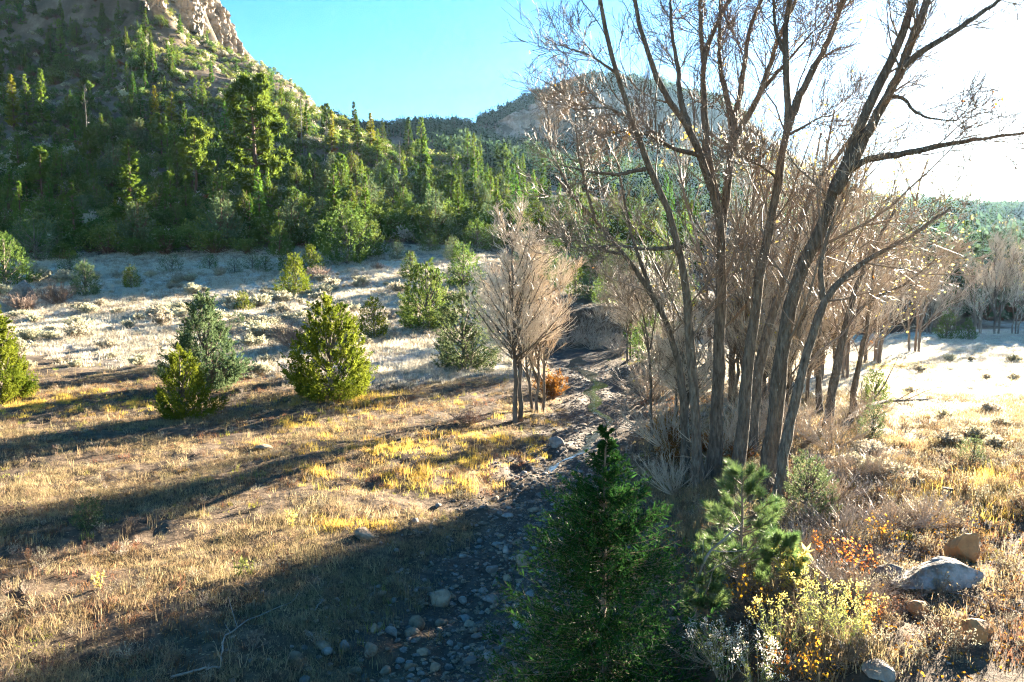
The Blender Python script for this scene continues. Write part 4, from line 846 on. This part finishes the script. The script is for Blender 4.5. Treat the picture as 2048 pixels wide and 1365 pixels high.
rock('boulder', 1932, 1120, 82, 62, 'rust', 'rust brown block standing behind the big boulder', 23, cuts=14, sink=.3)
rock('boulder', 1950, 1285, 70, 62, 'rust', 'pointed brown rock in the lower right dirt', 24, cuts=14, sink=.32)
rock('boulder', 1838, 1228, 52, 26, 'rust', 'small brown rock half buried below the big boulder', 25)
rock('boulder', 1765, 1352, 80, 34, 'stone_g', 'dark rock at the bottom edge below the rabbitbrush', 26, sink=.45)
rock('boulder', 45, 605, 74, 58, 'stone_g', 'pale grey boulder at the left edge of the meadow', 27, cuts=8)
rock('boulder', 876, 1205, 52, 40, 'stone', 'rounded tan boulder at the edge of the stony wash', 28, smooth=True)
rock('boulder', 1112, 893, 36, 24, 'stone_g', 'pale oval boulder at the end of the yellow grass', 29, smooth=True, cuts=4)
rock('boulder', 727, 1078, 52, 30, 'stone', 'flat tan slab at the edge of the big shadow', 30, cuts=14)
rock('boulder', 528, 898, 44, 14, 'stone', 'flat tan stone in the dry grass', 31)
STN = [(832,1255,42,30),(784,1270,34,22),(747,1262,24,20),(690,1297,30,26),(740,1310,40,30),(655,1305,28,20),(590,1330,34,34),(985,1140,30,18),(1043,1132,34,28),(1012,1105,22,14),(1014,1158,28,16),(990,1172,18,16),(1065,1022,30,10),(925,1205,22,18),(905,1198,18,12),(930,1240,30,12),(845,1310,34,16),(940,1330,34,20),(870,1340,30,20),(960,1085,14,10),(1040,1165,24,12),(1010,1290,24,14),(980,1315,34,16),(1020,1340,40,20),(770,1345,30,18),(900,1290,20,10),(880,1262,16,8),(800,1325,22,14),(495,1172,16,14),(523,1190,12,10),(1090,1090,18,14),(1110,1065,14,10),(1120,1120,20,12),(1085,1150,22,12),(712,1345,26,14),(610,1365,30,16),(950,1262,18,10),(1060,1195,22,12),(1080,1230,24,12),(1030,1250,18,8)]
def stlab(big, y): return ('%s stone in the wash, ' % ('plate sized' if big else 'fist sized')) + ('nearest the bottom edge' if y < 13 else ('left of the dark spruce' if y < 17 else ('just up the wash from the dark spruce' if y < 24 else 'far up the wash near the yellow grass')))
for i, (u, v, a, b) in enumerate(STN):
    rock('stone', u, v+2, a, b, ['stone', 'stone_g'][i % 2], stlab(a > 25, at(u, v+2)[1]), 800+i, 'stones: ' + stlab(a > 25, at(u, v+2)[1]), sub=2, rz=U(0, 6), smooth=i % 3 == 0, cuts=7)
i = 0
while i < 120:
    y = 9 + 26*U()**1.3; x = float(xc(y)) + rng.normal()*1.5; s = U(.10, .30)
    V, F = rockgeo(900+i, (s*U(.8, 1.5), s, s*U(.4, .8)), 2, 6); g = Geo(); g.add(V, F); i += 1
    thing('stone', g.mesh('stone', M[['stone', 'stone_g', 'stone_g'][i % 3]], i % 2 == 0), (x, y, float(terrain(x, y))+s*.1), 1, U(0, 6), stlab(False, y), 'rock', 'stones: ' + stlab(False, y))
PEB = []
for i in range(4):
    V, F = rockgeo(1100+i, (1, .8, .5), 1, 5); g = Geo(); g.add(V, F); PEB.append(g.mesh('pebble', M['stone_g' if i % 2 else 'stone']))
n = 20000; y = 8 + 48*U(size=n)**1.5; x = xc(y) + rng.normal(size=n)*1.7; z = terrain(x, y)
scatter('pebbles', np.stack([x, y, z+.005], 1), .02 + .20*U(size=n)**3.5, PEB, 'pebbles and gravel strewn along the wash bed', 'pebbles', .3)
n = 3500; y = U(8, 17, n); x = U(4.0, 14, n); x = np.maximum(x, xc(y)+4); z = terrain(x, y)
scatter('pebbles', np.stack([x, y, z+.005], 1), .015 + .08*U(size=n)**4, PEB, 'gravel in the bare dirt at lower right', 'pebbles', .3)
# ------------------------------------------------------------------ sticks, logs
def stick(name, pts, r0, r1, mat, label, twigs=3, lift=.03, cat='branch'):
    q = np.array([at(u, v) for u, v in pts]); q[:, 2] += lift + r0*.5; q = resample(q, 14); q += rng.normal(size=(14, 3))*[.03, .03, .008]; o = q[0].copy(); q -= o
    g = Geo(); P = q[None]; R = np.linspace(r0, r1, 14)[None]; g.add(*tubes(P, R, 6))
    if twigs: B, RB = grow(P, R, twigs, (.3, 1), (.12, .3), (.4, 1), .12, .1, 5, .6, .004); g.add(*tubes(B, RB, 4))
    return thing(name, g.mesh(name, M[mat], True), o, 1, 0, label, cat, 'fallen wood')
stick('dead_branch', [(445,1338),(446,1295),(458,1268),(490,1248),(530,1240),(545,1228),(580,1212),(600,1192)],   .018, .007, 'deadwood', 'curved bleached branch lying in the left foreground')
stick('dead_branch', [(340,1368),(385,1350),(410,1345),(450,1340)],  .022, .012, 'deadwood', 'bleached stick at the bottom edge left of center')
stick('dead_branch', [(735,1215),(745,1190),(752,1178)], .012, .006, 'deadwood', 'short pale twig on the dark bank')
stick('dead_branch', [(862,1068),(864,1050),(870,1045)], .014, .008, 'deadwood', 'small bleached twig in the big shadow')
stick('dead_branch', [(630,1230),(640,1212),(645,1195)], .012, .006, 'deadwood', 'thin pale twig beside the curved branch', 2)
q = np.array([px(1389, 1240, 11.2), px(1392, 1190, 11.2), px(1400, 1140, 11.2), px(1412, 1105, 11.2), px(1440, 1085, 11.3), px(1462, 1070, 11.4), px(1475, 1050, 11.5)]); q[0, 2] = float(terrain(q[0, 0], q[0, 1])) - .1
q = resample(q, 16); oo = q[0].copy(); q -= oo; g = Geo(); R = np.linspace(.035, .012, 16)[None]; g.add(*tubes(q[None], R, 6)); B, RB = grow(q[None], R, 8, (.3, 1), (.2, .5), (.4, 1), .1, .12, 6, .5, .004); g.add(*tubes(B, RB, 4))
thing('dead_branch', g.mesh('dead_branch', M['deadwood'], True), oo, 1, 0, 'bleached bent dead sapling between spruce and young pine', 'branch', 'fallen wood')
q = np.array([at(1672, 885), at(1700, 850) + [0, 0, .25], at(1735, 830) + [0, 0, .35], at(1775, 815) + [0, 0, .3], at(1810, 808) + [0, 0, .1], at(1870, 800)]); q = resample(q, 16); oo = q[0].copy(); q -= oo
g = Geo(); R = np.linspace(.15, .03, 16)[None]; g.add(*tubes(q[None], R, 8)); B, RB = grow(q[None], R, 9, (.3, 1), (.1, .3), (.5, 1.2), .1, .12, 6, .4, .006); g.add(*tubes(B, RB, 4))
thing('fallen_limb', g.mesh('fallen_limb', M['bark'], True), oo, 1, 0, 'dark fallen limb arching out over the right field', 'branch', 'fallen wood')
stick('dead_branch', [(1650,1200),(1690,1170),(1720,1150),(1760,1135)], .05, .03, 'bark', 'dark log lying behind the tall rabbitbrush', 2, .1)
stick('dead_branch', [(1470,1255),(1530,1238),(1570,1215)], .05, .03, 'bark', 'dark log end under the rabbitbrush', 0, .1)
stick('dead_branch', [(1830,1180),(1920,1195),(2000,1225),(2060,1245)], .012, .006, 'deadwood', 'long thin stick on the dirt below the big boulder', 4)
for (u, v, lab) in [(1893, 1000, 'dark stump in the yellow grass of the right field'), (1265, 905, 'dark stump at the water edge')]:
    p = at(u, v); g = Geo(); P = np.array([[[0, 0, -.1], [0, 0, .1], [.01, 0, .25], [.02, .01, .36], [.02, .01, .37]]]); g.add(*tubes(P, np.array([[.24, .19, .17, .16, .01]]), 9)); thing('stump', g.mesh('stump', M['bark']), p, .7, 0, lab, 'stump', 'stumps')
# ------------------------------------------------------------------ tall weeds in the right foreground
def rabbitbrush(seed, n, h, spread, fl='flower', stemm='rabbit'):
    r = np.random.default_rng(seed); st = Geo(); lf = Geo(); fg = Geo(); a = r.uniform(0, 6.28, n); e = r.uniform(.05, 1, n)*spread; hh = h*r.uniform(.6, 1.05, n)
    s = np.linspace(0, 1, 7)[None]; P = np.stack([np.cos(a)[:, None]*(.12+e[:, None]*s**1.4), np.sin(a)[:, None]*(.12+e[:, None]*s**1.4), hh[:, None]*s], -1); P[:, 1:] += r.normal(size=P[:, 1:].shape)*.012
    st.add(*tubes(P, np.linspace(.006, .003, 7)[None].repeat(n, 0), 3)); m = n*34; bi = np.repeat(np.arange(n), 34); q = r.uniform(.25, .95, m)*6; k0 = np.minimum(q.astype(int), 5); f = (q-k0)[:, None]
    p = P[bi, k0]*(1-f) + P[bi, k0+1]*f; lf.add(*leaves(p, r.normal(size=(m, 3))*.7 + [0, 0, .5], r.uniform(.03, .07, m), .005))
    t = np.repeat(P[:, -1], 26, 0); off = r.normal(size=t.shape)*[.022, .022, .03]; fg.add(*leaves(t + off, off*20 + [0, 0, .6], r.uniform(.012, .03, len(t)), .007))
    return [('stems', st.mesh('stems', M['twig'])), ('foliage', lf.mesh('foliage', M[stemm])), ('seed_heads', fg.mesh('seed_heads', M[fl]))]
RB = 'tall weeds in the right foreground'
for (u, v, n, h, sp, fl, lab) in [(1635, 1290, 22, .95, .34, 'flower', 'tall yellow-headed rabbitbrush in front of the dark log'), (1560, 1330, 15, .85, .34, 'flower', 'leafy yellow-green weed clump left of the tall rabbitbrush'), (1700, 1300, 20, .8, .4, 'flower', 'thin rabbitbrush stalks right of the tall clump'), (1450, 1360, 40, .75, .5, 'fluff', 'white fluffy-headed rabbitbrush at the bottom edge'), (1520, 1385, 30, .7, .5, 'fluff', 'grey stemmed weed with fluffy heads at the bottom')]:
    p = at(u, v); thing('rabbitbrush', rabbitbrush(u, n, h, sp, fl), p, 1, 0, lab, 'weed', RB)
def leafytwigs(seed, n, h, spread):
    r = np.random.default_rng(seed); g, tips = stemshrub(seed, n, 4, spread/h, .0035, .006); 
    t = np.repeat(tips[:, 1:].reshape(-1, 3), 1, 0); t = t[r.uniform(size=len(t)) < .45]; f = Geo(); f.add(*leaves(t, r.normal(size=t.shape) - [0, 0, .2], r.uniform(.05, .1, len(t)), .026)); return [('stems', g.mesh('stems', M['twig_d'])), ('leaves', f.mesh('leaves', M['orange']))]
for i, (u, v, h, lab) in enumerate([(1490, 1240, .9, 'sapling with orange leaves beside the bleached dead sapling'), (1640, 1370, .6, 'orange leaved twigs at the bottom edge'), (1700, 1160, .7, 'orange leaved brush left of the big boulder'), (1640, 1130, .6, 'orange leaved brush behind the yellow weeds'), (1760, 1090, .6, 'orange leaved brush at the edge of the yellow grass'), (1730, 1250, .5, 'sparse orange twigs in the shade below the boulder'), (1580, 1370, .6, 'orange leaved sprig among the fluffy weeds')]):
    pr = leafytwigs(1200+i, 22, 1, .8); thing('oak_sprout', pr, at(u, v), h, 0, lab, 'shrub', 'orange leaved sprouts')
# ------------------------------------------------------------------ grass
def tuft(nb, h, sp, lean, wd, mat, seed, seeds=0):
    r = np.random.default_rng(seed); a = r.uniform(0, 6.28, nb); q = r.uniform(0, 1, nb)**.5*sp; b = np.stack([np.cos(a)*q, np.sin(a)*q, a*0-.02], 1); az = r.uniform(0, 6.28, nb)
    hh = h*r.uniform(.35, 1.1, nb); ln = lean*r.uniform(.1, 1.2, nb)*hh; d = np.stack([np.cos(az), np.sin(az), az*0], 1); sd = np.stack([-np.sin(az+r.normal(size=nb)), np.cos(az), az*0], 1)*wd
    m = b + d*(ln*.3)[:, None] + np.stack([a*0, a*0, hh*.6], 1); t = b + d*ln[:, None] + np.stack([a*0, a*0, hh], 1)
    V = np.stack([b-sd, b+sd, m+sd*.7, m-sd*.7, t], 1).reshape(-1, 3); k = np.arange(nb)*5; g = Geo(); g.add(V, np.stack([k, k+1, k+2, k+3], 1)); g.add(V, np.stack([k+3, k+2, k+4], 1)); return g.mesh('tuft', mat)
def tset(mat, hs, nb=34, sp=.22, lean=.5, wd=.006, s0=0): return [tuft(nb, h, sp, lean, wd, M[mat], 1300+s0+i) for i, h in enumerate(hs)]
def region(n, x0, x1, y0, y1, f=None, ypow=1.0):
    y = y0 + (y1-y0)*U(size=n)**ypow; hw_ = (y*.76)+4; x = np.maximum(x0, -hw_) + (np.minimum(x1, hw_)-np.maximum(x0, -hw_))*U(size=n)
    k = np.ones(n, bool) if f is None else f(x, y) > U(size=n); x, y = x[k], y[k]; return np.stack([x, y, terrain(x, y)], 1)
def lside(x, y): return sm((xc(y)-x-1.3+1.6*fbm(x*.7, y*.7))/1.6)
def rside(x, y): return sm((x-xc(y)-2.4+1.6*fbm(x*.7, y*.7))/1.8)
# yellow patches given by where they lie on the ground
YP = [(at(u, v), a, b) for u, v, a, b in [(930,915,4.5,1.6),(1010,895,2.5,1.3),(820,950,3.2,1.0),(700,800,3,2.0),(100,800,5,1.6),(30,820,4,1.5),(720,1055,1.0,.6),(1870,985,1.6,.8),(1960,1025,1.5,.7),(1820,1000,1.0,.6),(1300,870,2.5,.8),(1780,735,2.5,2),(1990,960,2,1),(1050,840,1.2,.8),(600,850,2,.8)]]
def yellowness(x, y):
    r = 0
    for p, a, b in YP: r = np.maximum(r, np.exp(-(((x-p[0])/a)**2 + ((y-p[1])/b)**2)))
    return r*(.45+1.5*fbm(x*1.1, y*1.1))
dens = lambda x, y: np.clip(.42 + 1.9*fbm(x*.55, y*.55, o=4), .03, 1)
p = region(52000, -45, 8, 9, 46, lambda x, y: lside(x, y)*dens(x, y)*(1-.85*np.clip(yellowness(x, y)*1.6, 0, 1))*(1-meadow_frost(x, y)), 1.25)
scatter('dry_grass', p, .35 + .7*U(size=len(p)) + 1.3*U(size=len(p))**9, tset('dry', (.07, .11, .17), 40, .25, 1.3, .004), 'dry tan grass covering the near left flat', 'grass', .25)
p = region(56000, -80, 8, 38, 120, lambda x, y: lside(x, y)*np.clip(dens(x, y)+.25, 0, 1)*meadow_frost(x, y), 1.0)
scatter('frosted_grass', p, U(.6, 1.5, len(p)), tset('frost', (.16, .24, .34), 40, .32, .8, .008, 10), 'pale frosted grass of the left meadow', 'grass', .15)
p = region(40000, -45, 60, 9, 70, lambda x, y: np.maximum(lside(x, y), rside(x, y))*np.clip(yellowness(x, y)*1.7, 0, 1))
scatter('yellow_grass', p, U(.7, 1.4, len(p)), tset('yellow', (.13, .20, .30), 34, .2, .8, .005, 20), 'bright yellow grass in patches by the wash and field', 'grass', .15)
p = region(9000, -45, 50, 10, 60, lambda x, y: np.maximum(lside(x, y), rside(x, y))*np.clip(.1+1.2*fbm(x*.35+30, y*.35), 0, .7))
scatter('green_weeds', p, U(.6, 1.3, len(p)), tset('greeng', (.10, .16, .24), 20, .15, .8, .005, 30), 'yellowish green weeds scattered through the grass', 'grass', .2)
p = region(26000, 4, 40, 9, 34, lambda x, y: rside(x, y)*dens(x, y)*np.where((y < 15) & (x > 4.8), .06, 1)*(1-.8*np.clip(yellowness(x, y)*1.6, 0, 1)))
scatter('dry_grass', p, U(.6, 1.4, len(p)), tset('dry', (.10, .17, .26), 36, .24, 1.0, .005, 40), 'dry tan grass of the near right field', 'grass', .2)
p = region(26000, 6, 75, 24, 90, lambda x, y: rside(x, y)*np.clip(dens(x, y)+.25, 0, 1)*meadow_frost(x, y))
scatter('frosted_grass', p, U(.6, 1.3, len(p)), tset('frost', (.10, .16, .22), 40, .32, .9, .008, 50), 'bright frosted grass of the right field', 'grass', .15)
# tall single stalks and seed stems
p = region(5000, -45, 45, 12, 60, lambda x, y: np.maximum(lside(x, y), rside(x, y))*.7)
scatter('seed_stalks', p, U(.6, 1.3, len(p)), [tuft(7, h, .08, .25, .005, M['dry'], 1400+i) for i, h in enumerate((.3, .45))], 'thin dry seed stalks standing above the grass', 'stalks', .1)
p = region(16000, -45, 16, 9, 42, lambda x, y: np.maximum(lside(x, y), rside(x, y))*np.clip(.3-1.5*fbm(x*.5, y*.5, o=3), 0, .8), 1.2)
scatter('brown_weeds', p, U(.5, 1.3, len(p)), [tuft(26, h, .2, .9, .005, M['weed'], 1450+i) for i, h in enumerate((.07, .12, .18))], 'reddish brown dead weeds between the grass tufts', 'weeds', .3)
for (u, v, hp, lab) in [(198, 1180, 40, 'single yellow-green leafy weed in the dark lower left'), (481, 1160, 46, 'leafy weed, left of a pair at the edge of the shadow'), (501, 1158, 40, 'leafy weed, right of a pair at the edge of the shadow'), (583, 1058, 36, 'bright yellow weed stalk in the dry grass'), (568, 1155, 50, 'dry reddish stalk standing beside the leafy weeds'), (1580, 1190, 95, 'bright yellow feathery weed in front of the young pine'), (1725, 1298, 60, 'orange-tipped grass clump on the dirt')]:
    p = at(u, v); h = hp/FPX*p[1]; r_ = np.random.default_rng(u); n_ = 14 if hp > 90 else 4; st = Geo(); lf = Geo(); s = np.linspace(0, 1, 6)[None]; a = r_.uniform(0, 6.28, n_)
    P = np.stack([np.cos(a)[:, None]*h*.3*s, np.sin(a)[:, None]*h*.3*s, h*r_.uniform(.7, 1, n_)[:, None]*s], -1); st.add(*tubes(P, np.linspace(.006, .003, 6)[None].repeat(n_, 0), 3)); t = np.repeat(P[:, 1:].reshape(-1, 3), 5, 0)
    lf.add(*leaves(t, r_.normal(size=t.shape)*.7 + [0, 0, .5], h*r_.uniform(.12, .24, len(t)), h*.03)); mm = M['flower'] if 'yellow' in lab else (M['weed'] if 'reddish' in lab else (M['yellow'] if 'orange' in lab else M['rabbit']))
    thing('weed', [('stems', st.mesh('stems', M['twig'])), ('foliage', lf.mesh('foliage', mm))], p, 1, 0, lab, 'weed')
lowb = []
for i, (ms, ml, lh) in enumerate([('shrub', 'sage', .09), ('shrub', 'dry', .12), ('twig_d', 'weed', .08), ('shrub', 'sage', .07)]):
    g, tips = stemshrub(1480+i, 16, 3, .8, .006, .012); t = tips.reshape(-1, 3); g2 = Geo(); g2.merge(g, 0); h_ = Geo(); h_.add(*leaves(t, rng.normal(size=t.shape)*.6 + [0, 0, .7], lh*U(.6, 1.4, len(t)), lh*.16)); g2.merge(h_, 1); lowb.append(g2.mesh('low_brush', [M[ms], M[ml]]))
p = region(5200, -45, 14, 9, 44, lambda x, y: np.maximum(lside(x, y), rside(x, y))*np.clip(.35+1.4*fbm(x*.4+12, y*.4, o=3), 0, 1), 1.15)
scatter('low_brush', p, .10 + .26*U(size=len(p))**1.6, lowb, 'ankle high grey and brown brush clumps through the near grass', 'brush', .2)
p = region(5000, 4, 30, 9, 26, lambda x, y: rside(x, y)*np.clip(.45+1.4*fbm(x*.5+2, y*.5, o=3), 0, 1)*np.where((y < 15) & (x > 4.8), .3, 1))
scatter('low_brush', p, .12 + .32*U(size=len(p))**1.6, lowb, 'low tangled brown brush through the right bank', 'brush', .2)
p = region(15000, -90, 8, 40, 120, lambda x, y: lside(x, y)*meadow_frost(x, y)*np.clip(.4+1.6*fbm(x*.16, y*.16, o=3), 0, 1))
scatter('low_brush', p, .2 + .45*U(size=len(p))**1.6, [lowb[0], lowb[3]], 'low silvery brush filling the left meadow between the sagebrush', 'brush', .15)
# dead leaf litter
g = Geo(); n = 5000; y = U(8.5, 17, n); x = U(3.2, 14, n); z = terrain(x, y)+.012
g.add(*leaves(np.stack([x, y, z], 1), np.stack([rng.normal(size=n), rng.normal(size=n), U(0, .35, n)], 1), U(.03, .07, n), .018))
tag(link('leaf_litter', g.mesh('leaf_litter', M['orange'])), 'orange and red fallen leaves on the dirt at lower right', 'leaf litter', kind='stuff')
g = Geo(); n = 16000; y = 9+18*U(size=n)**1.3; x = xc(y)+rng.normal(size=n)*7; z = terrain(x, y)+.012
g.add(*leaves(np.stack([x, y, z], 1), np.stack([rng.normal(size=n), rng.normal(size=n), U(0, .3, n)], 1), U(.02, .09, n), .009))
tag(link('plant_litter', g.mesh('plant_litter', M['dry'])), 'pale broken stems and leaf litter over the near ground', 'leaf litter', kind='stuff')
# ------------------------------------------------------------------ haze
if HAZE:
    bm = bmesh.new(); bmesh.ops.create_cube(bm, size=1)
    for v in bm.verts: v.co = (v.co.x*9000, v.co.y*1300 + 500, -12 if v.co.z < 0 else 255)
    hm = bpy.data.meshes.new('haze'); bm.to_mesh(hm); bm.free()
    m, n_, l_ = newmat('morning_haze'); pv = node(n_, 'ShaderNodeVolumePrincipled'); pv.inputs['Color'].default_value = (.4, .68, 1, 1); pv.inputs['Density'].default_value = HAZE; pv.inputs['Anisotropy'].default_value = .6
    out = node(n_, 'ShaderNodeOutputMaterial'); l_.new(pv.outputs[0], out.inputs['Volume']); hm.materials.append(m); m.cycles.volume_sampling = 'DISTANCE'
    tag(link('haze', hm), 'thin bluish morning haze filling the valley', 'haze', kind='stuff')
